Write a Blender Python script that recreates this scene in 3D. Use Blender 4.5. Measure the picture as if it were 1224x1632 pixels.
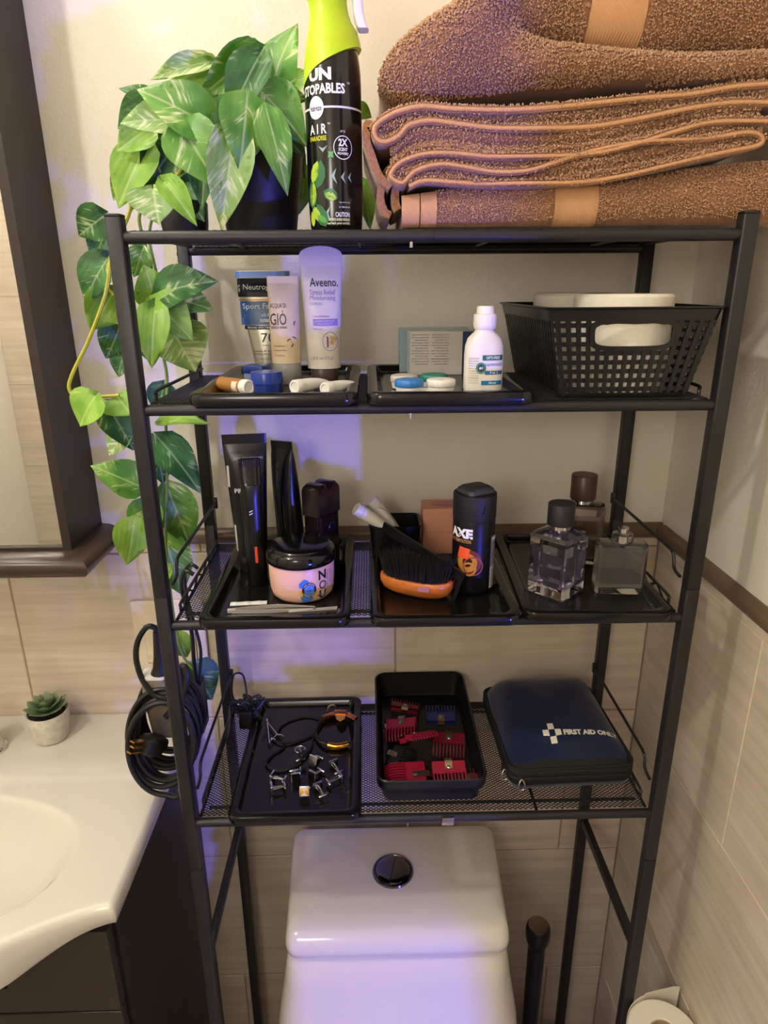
import bpy, bmesh, math, random
import numpy as np
from mathutils import Vector, Matrix, Euler
for o in list(bpy.data.objects): bpy.data.objects.remove(o)
SC = bpy.context.scene
COL = SC.collection
R = math.radians

# ------------------------------------------------------------------ camera, light, exposure
cam = bpy.data.cameras.new('camera')
cam.sensor_fit = 'HORIZONTAL'; cam.sensor_width = 36.0
cam.lens = 36.0 * 1055.66 / 1224.0
cam.clip_start = 0.02
co = bpy.data.objects.new('camera', cam); COL.objects.link(co)
_r = Vector((0.99975436, -0.02115207, -0.00661907)); _u = Vector((0.01306566, 0.32123535, 0.94690926)); _f = Vector((0.01790281, 0.94676314, -0.3214328))
mw = Matrix((( _r.x, _u.x, -_f.x, -0.0642), (_r.y, _u.y, -_f.y, -0.69935), (_r.z, _u.z, -_f.z, 1.57297), (0, 0, 0, 1)))
co.matrix_world = mw
SC.camera = co
SC.view_settings.view_transform = 'Standard'; SC.view_settings.look = 'None'
SC.view_settings.gamma = 1.0; SC.view_settings.use_curve_mapping = False
SC.view_settings.exposure = 0.0

w = bpy.data.worlds.new('world'); SC.world = w; w.use_nodes = True
w.node_tree.nodes['Background'].inputs[0].default_value = (0.02, 0.02, 0.03, 1)
w.node_tree.nodes['Background'].inputs[1].default_value = 0.3

def lamp(name, loc, power, color, radius):
    l = bpy.data.lights.new(name, 'POINT'); l.energy = power; l.color = color; l.shadow_soft_size = radius
    o = bpy.data.objects.new(name, l); o.location = loc; COL.objects.link(o); return o
lamp('mirror_lamp', (-0.56, 0.08, 2.34), 7.5, (1.0, 0.93, 0.80), 0.03)        # bulb over the mirror cabinet
lamp('ceiling_lamp', (-0.84, -0.60, 2.26), 19.5, (1.0, 0.94, 0.85), 0.035)     # bulb under the ceiling
lamp('fill_lamp', (-0.45, -1.18, 1.74), 11.0, (1.0, 0.95, 0.88), 0.14)          # added soft warm fill from behind the camera, not a known fixture
lamp('hall_lamp', (0.93, -1.61, 0.88), 140.0, (0.10, 0.10, 1.0), 0.045)        # blue lamp in the hall, seen through the half open doorway

# ------------------------------------------------------------------ materials
def lin(c):
    return tuple(((x / 12.92) if x <= 0.04045 else ((x + 0.055) / 1.055) ** 2.4) for x in c)
def hexc(h):
    h = h.lstrip('#'); return lin(tuple(int(h[i:i+2], 16) / 255 for i in (0, 2, 4)))
class NT:
    def __init__(s, name):
        s.m = bpy.data.materials.new(name); s.m.use_nodes = True; s.t = s.m.node_tree
        s.b = s.t.nodes['Principled BSDF']
    def n(s, typ, **kw):
        x = s.t.nodes.new(typ)
        for k, v in kw.items():
            if k.startswith('i_'):
                kk = k[2:]; kk = int(kk) if kk.isdigit() else kk.replace('_', ' ')
                x.inputs[kk].default_value = v
            else: setattr(x, k, v)
        return x
    def l(s, a, b): s.t.links.new(a, b)
    def ramp(s, fac, stops):
        r = s.n('ShaderNodeValToRGB'); e = r.color_ramp.elements
        while len(e) < len(stops): e.new(0.5)
        for i, (p, c) in enumerate(stops): e[i].position = p; e[i].color = (*c, 1)
        s.l(fac, r.inputs[0]); return r.outputs[0]
    def bump(s, h, st, dist=0.001):
        b = s.n('ShaderNodeBump'); b.inputs['Strength'].default_value = st; b.inputs['Distance'].default_value = dist
        s.l(h, b.inputs['Height']); s.l(b.outputs[0], s.b.inputs['Normal'])
_mc = {}
def mat(name, col, rough=0.5, metal=0.0, bump=0.0, bscale=300, var=0.0, vscale=20, spec=0.5, trans=0.0, ior=1.45, coat=0.0, sheen=0.0):
    if name in _mc: return _mc[name]
    c = hexc(col) if isinstance(col, str) else lin(col)
    t = NT(name); b = t.b
    b.inputs['Base Color'].default_value = (*c, 1); b.inputs['Roughness'].default_value = rough
    b.inputs['Metallic'].default_value = metal; b.inputs['Specular IOR Level'].default_value = spec
    b.inputs['Transmission Weight'].default_value = trans; b.inputs['IOR'].default_value = ior
    b.inputs['Coat Weight'].default_value = coat; b.inputs['Sheen Weight'].default_value = sheen
    tc = t.n('ShaderNodeTexCoord')
    if var > 0:
        nz = t.n('ShaderNodeTexNoise', i_Scale=vscale, i_Detail=4.0); t.l(tc.outputs['Object'], nz.inputs['Vector'])
        o = t.ramp(nz.outputs['Fac'], [(0.3, tuple(x * (1 - var) for x in c)), (0.7, tuple(min(1, x * (1 + var)) for x in c))])
        t.l(o, b.inputs['Base Color'])
    if bump > 0:
        nz = t.n('ShaderNodeTexNoise', i_Scale=bscale, i_Detail=3.0); t.l(tc.outputs['Object'], nz.inputs['Vector'])
        t.bump(nz.outputs['Fac'], bump)
    _mc[name] = t.m; return t.m

def paint_mat():
    t = NT('wall_paint'); t.b.inputs['Roughness'].default_value = 0.55
    g = t.n('ShaderNodeTexCoord')
    a = t.n('ShaderNodeTexNoise', i_Scale=230.0, i_Detail=4.0); t.l(g.outputs['Object'], a.inputs['Vector'])
    c = t.n('ShaderNodeTexNoise', i_Scale=6.0, i_Detail=2.0); t.l(g.outputs['Object'], c.inputs['Vector'])
    t.l(t.ramp(c.outputs['Fac'], [(0.3, hexc('#ddd6c7')), (0.7, hexc('#e3dccd'))]), t.b.inputs['Base Color'])
    t.bump(a.outputs['Fac'], 0.55, 0.0012); return t.m
def tile_mat(name, axis):
    t = NT(name); t.b.inputs['Roughness'].default_value = 0.42
    g = t.n('ShaderNodeTexCoord'); mp = t.n('ShaderNodeMapping')
    oi = t.n('ShaderNodeObjectInfo'); ad = t.n('ShaderNodeVectorMath', operation='ADD')
    mul = t.n('ShaderNodeMath', operation='MULTIPLY'); mul.inputs[1].default_value = 30.0
    t.l(oi.outputs['Random'], mul.inputs[0]); t.l(g.outputs['Object'], ad.inputs[0]); t.l(mul.outputs[0], ad.inputs[1])
    mp.inputs['Scale'].default_value = (3, 50, 70) if axis == 'x' else (50, 3, 70)
    t.l(ad.outputs[0], mp.inputs['Vector'])
    a = t.n('ShaderNodeTexNoise', i_Scale=1.0, i_Detail=5.0, i_Roughness=0.6); t.l(mp.outputs[0], a.inputs['Vector'])
    c = t.n('ShaderNodeTexNoise', i_Scale=9.0, i_Detail=3.0); t.l(ad.outputs[0], c.inputs['Vector'])
    ca = t.ramp(a.outputs['Fac'], [(0.30, hexc('#c9bba7')), (0.5, hexc('#d6c9b5')), (0.70, hexc('#e1d5c3'))])
    cb = t.ramp(c.outputs['Fac'], [(0.35, (0.88, 0.87, 0.86)), (0.65, (1, 1, 1))])
    mx = t.n('ShaderNodeMix', data_type='RGBA', blend_type='MULTIPLY'); mx.inputs[0].default_value = 1.0
    t.l(ca, mx.inputs[6]); t.l(cb, mx.inputs[7]); t.l(mx.outputs[2], t.b.inputs['Base Color'])
    t.bump(a.outputs['Fac'], 0.12, 0.0006); return t.m
def leaf_mat(name, dark, mid, pale, thr):
    t = NT(name); b = t.b; b.inputs['Roughness'].default_value = 0.42; b.inputs['Specular IOR Level'].default_value = 0.4
    g = t.n('ShaderNodeTexCoord'); oi = t.n('ShaderNodeObjectInfo')
    sx = t.n('ShaderNodeSeparateXYZ'); t.l(g.outputs['Object'], sx.inputs[0])
    ab = t.n('ShaderNodeMath', operation='ABSOLUTE'); t.l(sx.outputs[0], ab.inputs[0])
    v = t.n('ShaderNodeMath', operation='MULTIPLY_ADD'); v.inputs[1].default_value = -0.9
    t.l(ab.outputs[0], v.inputs[0]); t.l(sx.outputs[1], v.inputs[2])
    cb = t.n('ShaderNodeCombineXYZ')
    m1 = t.n('ShaderNodeMath', operation='MULTIPLY'); m1.inputs[1].default_value = 2.2; t.l(sx.outputs[0], m1.inputs[0])
    m2 = t.n('ShaderNodeMath', operation='MULTIPLY'); m2.inputs[1].default_value = 9.0; t.l(v.outputs[0], m2.inputs[0])
    m3 = t.n('ShaderNodeMath', operation='MULTIPLY'); m3.inputs[1].default_value = 40.0; t.l(oi.outputs['Random'], m3.inputs[0])
    t.l(m1.outputs[0], cb.inputs[0]); t.l(m2.outputs[0], cb.inputs[1]); t.l(m3.outputs[0], cb.inputs[2])
    nz = t.n('ShaderNodeTexNoise', i_Scale=1.3, i_Detail=4.0, i_Roughness=0.55); t.l(cb.outputs[0], nz.inputs['Vector'])
    big = t.n('ShaderNodeTexNoise', i_Scale=2.4, i_Detail=1.0)
    cb2 = t.n('ShaderNodeCombineXYZ'); t.l(sx.outputs[0], cb2.inputs[0]); t.l(sx.outputs[1], cb2.inputs[1]); t.l(m3.outputs[0], cb2.inputs[2])
    t.l(cb2.outputs[0], big.inputs['Vector'])
    base = t.ramp(big.outputs['Fac'], [(0.35, hexc(dark)), (0.65, hexc(mid))])
    sm = t.n('ShaderNodeMix', data_type='FLOAT'); sm.inputs[0].default_value = 0.35; t.l(nz.outputs['Fac'], sm.inputs[2]); t.l(big.outputs['Fac'], sm.inputs[3])
    msk = t.ramp(sm.outputs[0], [(thr, (0, 0, 0)), (min(1.0, thr + 0.10), (1, 1, 1))])
    mx = t.n('ShaderNodeMix', data_type='RGBA'); t.l(msk, mx.inputs[0]); t.l(base, mx.inputs[6]); mx.inputs[7].default_value = (*hexc(pale), 1)
    rib = t.ramp(ab.outputs[0], [(0.010, (1, 1, 1)), (0.030, (0, 0, 0))])
    mx2 = t.n('ShaderNodeMix', data_type='RGBA'); rf = t.n('ShaderNodeMath', operation='MULTIPLY'); rf.inputs[1].default_value = 0.45; t.l(rib, rf.inputs[0]); t.l(rf.outputs[0], mx2.inputs[0]); t.l(mx.outputs[2], mx2.inputs[6]); mx2.inputs[7].default_value = (*hexc(pale), 1)
    t.l(mx2.outputs[2], b.inputs['Base Color'])
    wv = t.n('ShaderNodeTexWave', i_Scale=1.2, i_Distortion=1.0); t.l(cb.outputs[0], wv.inputs['Vector'])
    t.bump(wv.outputs['Fac'], 0.15, 0.001)
    tr = t.n('ShaderNodeBsdfTranslucent'); t.l(mx2.outputs[2], tr.inputs[0])
    ms = t.n('ShaderNodeMixShader'); ms.inputs[0].default_value = 0.18
    out = t.t.nodes['Material Output']; t.l(b.outputs[0], ms.inputs[1]); t.l(tr.outputs[0], ms.inputs[2]); t.l(ms.outputs[0], out.inputs[0])
    return t.m
def wood_mat(name, c1, c2, rough=0.4, sc=(4, 60, 60)):
    t = NT(name); t.b.inputs['Roughness'].default_value = rough
    g = t.n('ShaderNodeTexCoord'); mp = t.n('ShaderNodeMapping'); mp.inputs['Scale'].default_value = sc
    t.l(g.outputs['Object'], mp.inputs['Vector'])
    a = t.n('ShaderNodeTexNoise', i_Scale=2.0, i_Detail=5.0); t.l(mp.outputs[0], a.inputs['Vector'])
    t.l(t.ramp(a.outputs['Fac'], [(0.3, hexc(c1)), (0.7, hexc(c2))]), t.b.inputs['Base Color']); return t.m

PAINT = paint_mat(); TILEX = tile_mat('beige_tile_back', 'x'); TILEY = tile_mat('beige_tile_side', 'y')
GROUT = mat('grout', '#a38c76', 0.9, bump=0.2)
TRIM = mat('bronze_trim', '#65523f', 0.36, var=0.12, vscale=25)
COAT = mat('black_powder_coat', '#201f1f', 0.42, bump=0.08, bscale=900)
WIRE = mat('black_wire', '#1d1c1c', 0.4)
GLOSSB = mat('glossy_black_plastic', '#121110', 0.16, bump=0.03, bscale=60)
MATTB = mat('matte_black_plastic', '#151515', 0.5, bump=0.05)
SATB = mat('satin_black_plastic', '#0f0f10', 0.3)
CHROME = mat('chrome', '#d9d9db', 0.12, metal=1.0)
STEEL = mat('brushed_steel', '#b9b6b2', 0.28, metal=1.0)
GOLD = mat('gold_metal', '#d9a24c', 0.2, metal=1.0)
ROSE = mat('rose_gold_metal', '#c98a5c', 0.28, metal=1.0)
WHITEP = mat('white_plastic', '#efece4', 0.35)
CREAMP = mat('cream_plastic', '#ddd5c4', 0.4)
CERAM = mat('white_ceramic', '#d9d4cb', 0.08, coat=0.4)
PAPER = mat('white_tissue', '#f0e9da', 0.95, bump=0.25, bscale=400)
VAN = mat('espresso_laminate', '#2f2822', 0.42, var=0.15, vscale=30)
VAND = mat('dark_cabinet_side', '#1b1715', 0.4)
MFRAME = mat('dark_brown_frame', '#2c2320', 0.42, var=0.1, vscale=12)
MIRROR = mat('mirror_silver', '#eef0ee', 0.02, metal=1.0)
INKB = mat('black_print', '#16161a', 0.5); INKW = mat('white_print', '#efeff0', 0.5)

# ------------------------------------------------------------------ geometry helpers
class B:
    def __init__(s): s.v = []; s.f = []; s.m = []; s.mi = 0
    def add(s, vs, fs, M=None):
        k = len(s.v)
        if M is not None: vs = [tuple(M @ Vector(v)) for v in vs]
        s.v += [tuple(v) for v in vs]; s.f += [tuple(i + k for i in f) for f in fs]; s.m += [s.mi] * len(fs); return s
    def loft(s, rings, c0=True, c1=True, closed=True, M=None):
        n = len(rings[0]); vs = [p for r in rings for p in r]; fs = []
        for i in range(len(rings) - 1):
            for j in range(n if closed else n - 1):
                a, b = i * n + j, i * n + (j + 1) % n
                fs.append((a, b, b + n, a + n))
        if c0: fs.append(tuple(range(n - 1, -1, -1)))
        if c1: fs.append(tuple(range((len(rings) - 1) * n, len(rings) * n)))
        return s.add(vs, fs, M)
    def box(s, x0, x1, y0, y1, z0, z1, M=None):
        vs = [(x0,y0,z0),(x1,y0,z0),(x1,y1,z0),(x0,y1,z0),(x0,y0,z1),(x1,y0,z1),(x1,y1,z1),(x0,y1,z1)]
        return s.add(vs, [(3,2,1,0),(4,5,6,7),(0,1,5,4),(1,2,6,5),(2,3,7,6),(3,0,4,7)], M)
    def rbox(s, w, d, h, r=0.003, e=0.0015, n=4, M=None, z0=0.0, taper=0.0):
        """rounded box centred on x,y standing at z0"""
        rings = []
        for q, ins in ((0, e), (0.3 * e, 0.3 * e), (e, 0), (h - e, 0), (h - 0.3 * e, 0.3 * e), (h, e)):
            k = 1 + taper * q / h
            rings.append([(x * k, y * k, z0 + q) for x, y in rr(w - 2 * ins, d - 2 * ins, max(r - ins, 0.0003), n)])
        return s.loft(rings, M=M)
    def lathe(s, prof, n=32, M=None, caps=True):
        rings = [[(r * math.cos(2*math.pi*j/n), r * math.sin(2*math.pi*j/n), z) for j in range(n)] for r, z in prof]
        return s.loft(rings, c0=caps, c1=caps, M=M)
    def cyl(s, p, q, r, n=12, r2=None):
        return s.tube([p, q], [r, r if r2 is None else r2], n)
    def tube(s, path, r, n=8, closed=False, caps=True, M=None):
        P = [Vector(p) for p in path]; N = len(P)
        rs = r if isinstance(r, (list, tuple)) else [r] * N
        T = []
        for i in range(N):
            a = P[(i - 1) % N] if (closed or i > 0) else P[i]; b = P[(i + 1) % N] if (closed or i < N - 1) else P[i]
            t = b - a; T.append(t.normalized() if t.length > 1e-9 else Vector((0, 0, 1)))
        ref = Vector((0, 0, 1)) if abs(T[0].z) < 0.9 else Vector((1, 0, 0))
        u = T[0].cross(ref).normalized(); rings = []
        for i in range(N):
            u = u - T[i] * u.dot(T[i])
            u = u.normalized() if u.length > 1e-6 else T[i].orthogonal().normalized()
            v = T[i].cross(u)
            rings.append([tuple(P[i] + (u * math.cos(2*math.pi*j/n) + v * math.sin(2*math.pi*j/n)) * rs[i]) for j in range(n)])
        if closed:
            rings.append(rings[0]); return s.loft(rings, False, False, M=M)
        return s.loft(rings, caps, caps, M=M)
    def prism(s, poly, z0, z1, M=None):
        return s.loft([[(x, y, z0) for x, y in poly], [(x, y, z1) for x, y in poly]], M=M)
    def build(s, name, mats, parent=None, loc=None, rot=None, smooth=35):
        me = bpy.data.meshes.new(name); me.from_pydata(s.v, [], s.f)
        if not isinstance(mats, (list, tuple)): mats = [mats]
        for m in mats: me.materials.append(m)
        if len(mats) > 1: me.polygons.foreach_set('material_index', s.m)
        bm = bmesh.new(); bm.from_mesh(me); bmesh.ops.remove_doubles(bm, verts=bm.verts, dist=1e-6)
        bmesh.ops.recalc_face_normals(bm, faces=bm.faces); bm.to_mesh(me); bm.free()
        if smooth:
            me.shade_smooth(); me.set_sharp_from_angle(angle=R(smooth))
        o = bpy.data.objects.new(name, me); COL.objects.link(o)
        if parent is not None: o.parent = parent
        if loc is not None: o.location = loc
        if rot is not None: o.rotation_euler = rot
        return o
def rr(w, d, r, n=4):
    r = min(r, w / 2 - 1e-5, d / 2 - 1e-5); out = []
    for cx, cy, a0 in ((w/2-r, d/2-r, 0), (-w/2+r, d/2-r, 90), (-w/2+r, -d/2+r, 180), (w/2-r, -d/2+r, 270)):
        for k in range(n + 1):
            a = R(a0 + 90 * k / n); out.append((cx + r * math.cos(a), cy + r * math.sin(a)))
    return out
def ell(a, b, n=32, e=2.0, z=0.0):
    out = []
    for k in range(n):
        t = 2 * math.pi * k / n; c, s_ = math.cos(t), math.sin(t)
        out.append((a * math.copysign(abs(c) ** (2/e), c), b * math.copysign(abs(s_) ** (2/e), s_), z))
    return out
def spline(pts, k=6, closed=False):
    P = [Vector(p) for p in pts]; N = len(P); out = []
    for i in range(N if closed else N - 1):
        if closed: a, b, c, d = P[(i-1) % N], P[i], P[(i+1) % N], P[(i+2) % N]
        else: a, b, c, d = P[max(i-1, 0)], P[i], P[i+1], P[min(i+2, N-1)]
        for j in range(k):
            t = j / k
            out.append(0.5 * ((2*b) + (c-a)*t + (2*a-5*b+4*c-d)*t*t + (3*b-a-3*c+d)*t**3))
    if not closed: out.append(P[-1])
    return out
def T(x=0, y=0, z=0, rx=0, ry=0, rz=0):
    return Matrix.Translation((x, y, z)) @ Euler((R(rx), R(ry), R(rz))).to_matrix().to_4x4()
def thing(name, label, cat, loc=(0, 0, 0), rot=(0, 0, 0), group=None):
    o = bpy.data.objects.new(name, None); COL.objects.link(o); o.empty_display_size = 0.02
    o.location = loc; o.rotation_euler = tuple(R(a) for a in rot)
    tag(o, label, cat, group); return o
def tag(o, label, cat, group=None):
    o['label'] = label; o['category'] = cat
    if group: o['group'] = group
    return o
def structure(o): o['kind'] = 'structure'; return o
def stuff(o): o['kind'] = 'stuff'; return o
def dup(o, parent=None):
    c = o.copy(); COL.objects.link(c)
    if parent is not None: c.parent = parent
    for ch in list(o.children): dup(ch, c)
    return c

# flat print: lettering and label patches mapped on a surface by wrap(u, v) -> point
_tc = {}
def text_geo(s, bold=0.0):
    if (s, bold) in _tc: return _tc[(s, bold)]
    cu = bpy.data.curves.new('lettering', 'FONT'); cu.body = s; cu.size = 1.0; cu.offset = bold; cu.resolution_u = 2
    cu.align_x = 'CENTER'; cu.align_y = 'CENTER'
    o = bpy.data.objects.new('lettering', cu); me = o.to_mesh()
    me.calc_loop_triangles()
    vs = [tuple(v.co) for v in me.vertices]; fs = [tuple(t.vertices) for t in me.loop_triangles]
    o.to_mesh_clear(); bpy.data.objects.remove(o); bpy.data.curves.remove(cu)
    xs = [v[0] for v in vs] or [0]; ys = [v[1] for v in vs] or [0]
    cx, cy = (min(xs)+max(xs))/2, (min(ys)+max(ys))/2
    g = ([(v[0]-cx, v[1]-cy) for v in vs], fs, max(xs)-min(xs), max(ys)-min(ys)); _tc[(s, bold)] = g; return g
def put_text(b, s, wrap, u, v, w=None, h=None, bold=0.0, rot=0.0, shear=0.0):
    """centre the string on (u, v), fitted to width w and/or height h"""
    vs, fs, gw, gh = text_geo(s, bold)
    sx = (w / gw) if w else (h / gh); sy = (h / gh) if h else sx
    c, si = math.cos(R(rot)), math.sin(R(rot)); out = []
    for x, y in vs:
        x, y = x * sx + shear * y * sy, y * sy
        out.append(wrap(u + x * c - y * si, v + x * si + y * c))
    b.add(out, fs)
def lettering(parent, mat_, wrap, items, name='lettering'):
    b = B()
    for it in items: put_text(b, it[0], wrap, *it[1:3], **it[3])
    return b.build(name, mat_, parent, smooth=0)
def patch(b, wrap, u0, u1, v0, v1, nu=8, nv=2):
    vs = [wrap(u0 + (u1-u0)*i/nu, v0 + (v1-v0)*j/nv) for j in range(nv+1) for i in range(nu+1)]
    fs = [(j*(nu+1)+i, j*(nu+1)+i+1, (j+1)*(nu+1)+i+1, (j+1)*(nu+1)+i) for j in range(nv) for i in range(nu)]
    b.add(vs, fs)
def blob(b, wrap, u, v, ru, rv, n=20, rot=0.0, r0=0.0):
    """disc or ring print"""
    c, s_ = math.cos(R(rot)), math.sin(R(rot))
    def p(k, f):
        x, y = ru*f*math.cos(2*math.pi*k/n), rv*f*math.sin(2*math.pi*k/n); return wrap(u + x*c - y*s_, v + x*s_ + y*c)
    if r0 <= 0: 
        fs_ = (.25, .5, .75, 1); vs = [wrap(u, v)] + [p(k, f) for f in fs_ for k in range(n)]
        b.add(vs, [(0, k+1, (k+1) % n + 1) for k in range(n)] + [(1 + j*n + k, 1 + j*n + (k+1) % n, 1 + (j+1)*n + (k+1) % n, 1 + (j+1)*n + k) for j in range(3) for k in range(n)])
    else:
        vs = [p(k, r0) for k in range(n)] + [p(k, 1) for k in range(n)]
        b.add(vs, [(k, (k+1) % n, n + (k+1) % n, n + k) for k in range(n)])
def polyp(b, wrap, pts, u=0, v=0, s=1.0):
    P_ = [(x + (x2 - x)*j/4, y + (y2 - y)*j/4) for (x, y), (x2, y2) in zip(pts, pts[1:] + pts[:1]) for j in range(4)]; n = len(P_)
    cx = sum(p[0] for p in P_) / n; cy = sum(p[1] for p in P_) / n; fs_ = (.25, .5, .75, 1)
    vs = [wrap(u + cx*s, v + cy*s)] + [wrap(u + (cx + (x - cx)*f)*s, v + (cy + (y - cy)*f)*s) for f in fs_ for x, y in P_]
    b.add(vs, [(0, k+1, (k+1) % n + 1) for k in range(n)] + [(1 + j*n + k, 1 + j*n + (k+1) % n, 1 + (j+1)*n + (k+1) % n, 1 + (j+1)*n + k) for j in range(3) for k in range(n)])
def cylwrap(rad, off=0.0003, cx=0.0, cy=0.0):
    return lambda u, v: (cx + (rad+off)*math.sin(u/rad), cy - (rad+off)*math.cos(u/rad), v)
def flat(o, xd, yd, off=0.0003):
    o, xd, yd = Vector(o), Vector(xd).normalized(), Vector(yd).normalized(); n = xd.cross(yd)
    return lambda u, v: tuple(o + xd*u + yd*v + n*off)

# ------------------------------------------------------------------ room
WY, RX, LX, FY, CH = 0.2833, 0.3958, -1.40, -1.45, 2.45
DJ, DJ2 = -0.585, -1.03                                                            # the doorway in the side wall starts here
TT = 0.008                                                             # tile thickness
b = B(); b.box(LX, RX, FY, WY, -0.05, 0); structure(b.build('floor', mat('floor_stone', '#b3a898', 0.5, var=0.1), smooth=0))
b = B(); b.box(RX, 1.8, -2.2, 0.4, -0.05, 0); structure(b.build('floor', mat('hall_floor', '#8a7a68', 0.6), smooth=0))
b = B(); b.box(LX - .1, RX + .1, FY - .1, WY + .1, CH, CH + .05); structure(b.build('ceiling', mat('ceiling_paint', '#efe9df', 0.8), smooth=0))
b = B(); b.box(LX - .1, RX + .1, WY + TT, WY + .1, 0, CH); b.box(LX, RX, WY, WY + TT, 1.2, CH)
wb = structure(b.build('wall_back', [PAINT], smooth=0))
b = B(); b.box(RX + TT, RX + .1, DJ, WY + TT, 0, CH); b.box(RX, RX + TT, DJ, WY, 1.2, CH); b.box(RX, RX + .1, DJ2, DJ, 2.05, CH); b.box(RX, RX + .1, FY, DJ2, 0, CH)
wr = structure(b.build('wall_right', [PAINT], smooth=0))
b = B(); b.box(LX - .1, LX, FY - .1, WY + .1, 0, CH); wl = structure(b.build('wall_left', PAINT, smooth=0))
b = B(); b.box(LX, RX + .1, FY - .1, FY, 0, CH); wf = structure(b.build('wall_front', PAINT, smooth=0))
def grout(parent, *a, m=None):
    b = B(); b.box(*a); return b.build('grout', m or GROUT, parent, smooth=0)
grout(wb, LX, RX, WY + .0016, WY + TT, 0, 1.2); grout(wr, RX + .0012, RX + TT, DJ, WY, 0, 1.2, m=mat('lit_grout', '#cdb998', 0.9)); grout(wf, LX, RX, FY, FY + .006, 0, 2.3)  # side wall grout is paler: light caught in its joints, put into the colour
ROWS = [-0.065, 0.245, 0.555, 0.8655, 1.1755, 1.2]
def tiles(parent, lo, hi, joint, horiz, mtl, rows=ROWS, half=0.31):
    for i in range(len(rows) - 1):
        z0, z1 = max(rows[i], 0) + .0011, rows[i+1] - .0011
        x = joint(i)
        while x > lo: x -= 0.62
        while x < hi:
            a, c = max(x, lo) + .0011, min(x + .62, hi) - .0011
            if c - a > .01:
                d = B(); h = .5 * (c - a)
                if horiz == 'x':
                    e = .0012; d.loft([[(p, WY + TT, q) for p, q in ((-h, z0), (h, z0), (h, z1), (-h, z1))],
                        [(p, WY + e, q) for p, q in ((-h, z0), (h, z0), (h, z1), (-h, z1))], [(p, WY, q) for p, q in ((-h + e, z0 + e), (h - e, z0 + e), (h - e, z1 - e), (-h + e, z1 - e))]])
                    d.build('tile', mtl, parent, loc=((a + c) / 2, 0, 0), smooth=0)
                elif horiz == 'y':
                    e = .0012; d.loft([[(RX + TT, p, q) for p, q in ((-h, z0), (h, z0), (h, z1), (-h, z1))],
                        [(RX + e, p, q) for p, q in ((-h, z0), (h, z0), (h, z1), (-h, z1))], [(RX, p, q) for p, q in ((-h + e, z0 + e), (h - e, z0 + e), (h - e, z1 - e), (-h + e, z1 - e))]])
                    d.build('tile', mtl, parent, loc=(0, (a + c) / 2, 0), smooth=0)
                else:
                    d.box(-h, h, FY, FY + .008, z0, z1); d.build('tile', mtl, parent, loc=((a + c) / 2, 0, 0), smooth=0)
            x += .62
tiles(wb, LX, RX, lambda i: -0.028 if i % 2 == 1 else 0.283, 'x', TILEX)
tiles(wr, DJ, WY, lambda i: -0.017 if i % 2 == 1 else 0.293, 'y', TILEY)
tiles(wf, LX, RX, lambda i: -0.5 if i % 2 == 1 else -0.19, 'f', TILEX, rows=[0, .31, .62, .93, 1.24, 1.55, 1.86, 2.17])
# bullnose trim over the tiles
prof = [(0.0, -.011), (-.006, -.012), (-.0115, -.008), (-.014, -.001), (-.0125, .006), (-.007, .0115), (0.0, .0125)]
ZT = 1.2045
b = B(); b.loft([[(x, WY + p, ZT + q) for p, q in prof] for x in (-0.46, RX)]); structure(b.build('trim_1', TRIM, smooth=60))
b = B(); b.loft([[(RX + p, y, ZT + q) for p, q in prof] for y in (WY - .0145, DJ)]); structure(b.build('trim_2', TRIM, smooth=60))

# mirror cabinet on the back wall
ca = thing('mirror_cabinet', 'dark brown framed mirror cabinet on the wall over the washbasin', 'mirror', (-0.79, WY, 1.19))
X0, X1, YF = -0.30, 0.304, -0.111
b = B(); b.box(X0, X1, YF + .012, 0, .037, .89); b.build('body', MFRAME, ca, smooth=0)
b = B(); fw = .012
b.box(X0, X0 + fw, YF, YF + .012, .037, .89); b.box(X1 - fw, X1, YF, YF + .012, .037, .89); b.box(X0 + fw, X1 - fw, YF, YF + .012, .037, .037 + .004); b.box(X0 + fw, X1 - fw, YF, YF + .012, .87, .89)
b.build('frame', MFRAME, ca, smooth=0)
b = B(); b.box(X0 + fw, X1 - fw, YF + .006, YF + .0115, .041, .87); b.build('mirror_glass', MIRROR, ca, smooth=0)
bp = [(0, .037), (.012, .036), (.024, .031), (.031, .022), (.031, .014), (.024, .006), (.012, .001), (0, 0)]
b = B(); rings = []
for px, py, dx, dy in ((X0, 0, -1, 0), (X0, YF, -1, -1), (X1, YF, 1, -1), (X1, 0, 1, 0)):
    rings.append([(px + dx * p, py + dy * p, q) for p, q in bp])
b.loft(rings); b.box(X0, X1, YF, 0, .001, .0365); b.build('ledge', mat('bronze_brown_ledge', '#3b2c22', 0.3, var=0.15, vscale=18), ca, smooth=50)
b = B(); rings = [[(px + dx * p, py + dy * p, .89 + q * 1.2) for p, q in bp[::-1]] for px, py, dx, dy in ((X0, 0, -1, 0), (X0, YF, -1, -1), (X1, YF, 1, -1), (X1, 0, 1, 0))]
b.loft(rings); b.box(X0, X1, YF, 0, .8905, .925); b.build('crown', MFRAME, ca, smooth=50)

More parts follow.
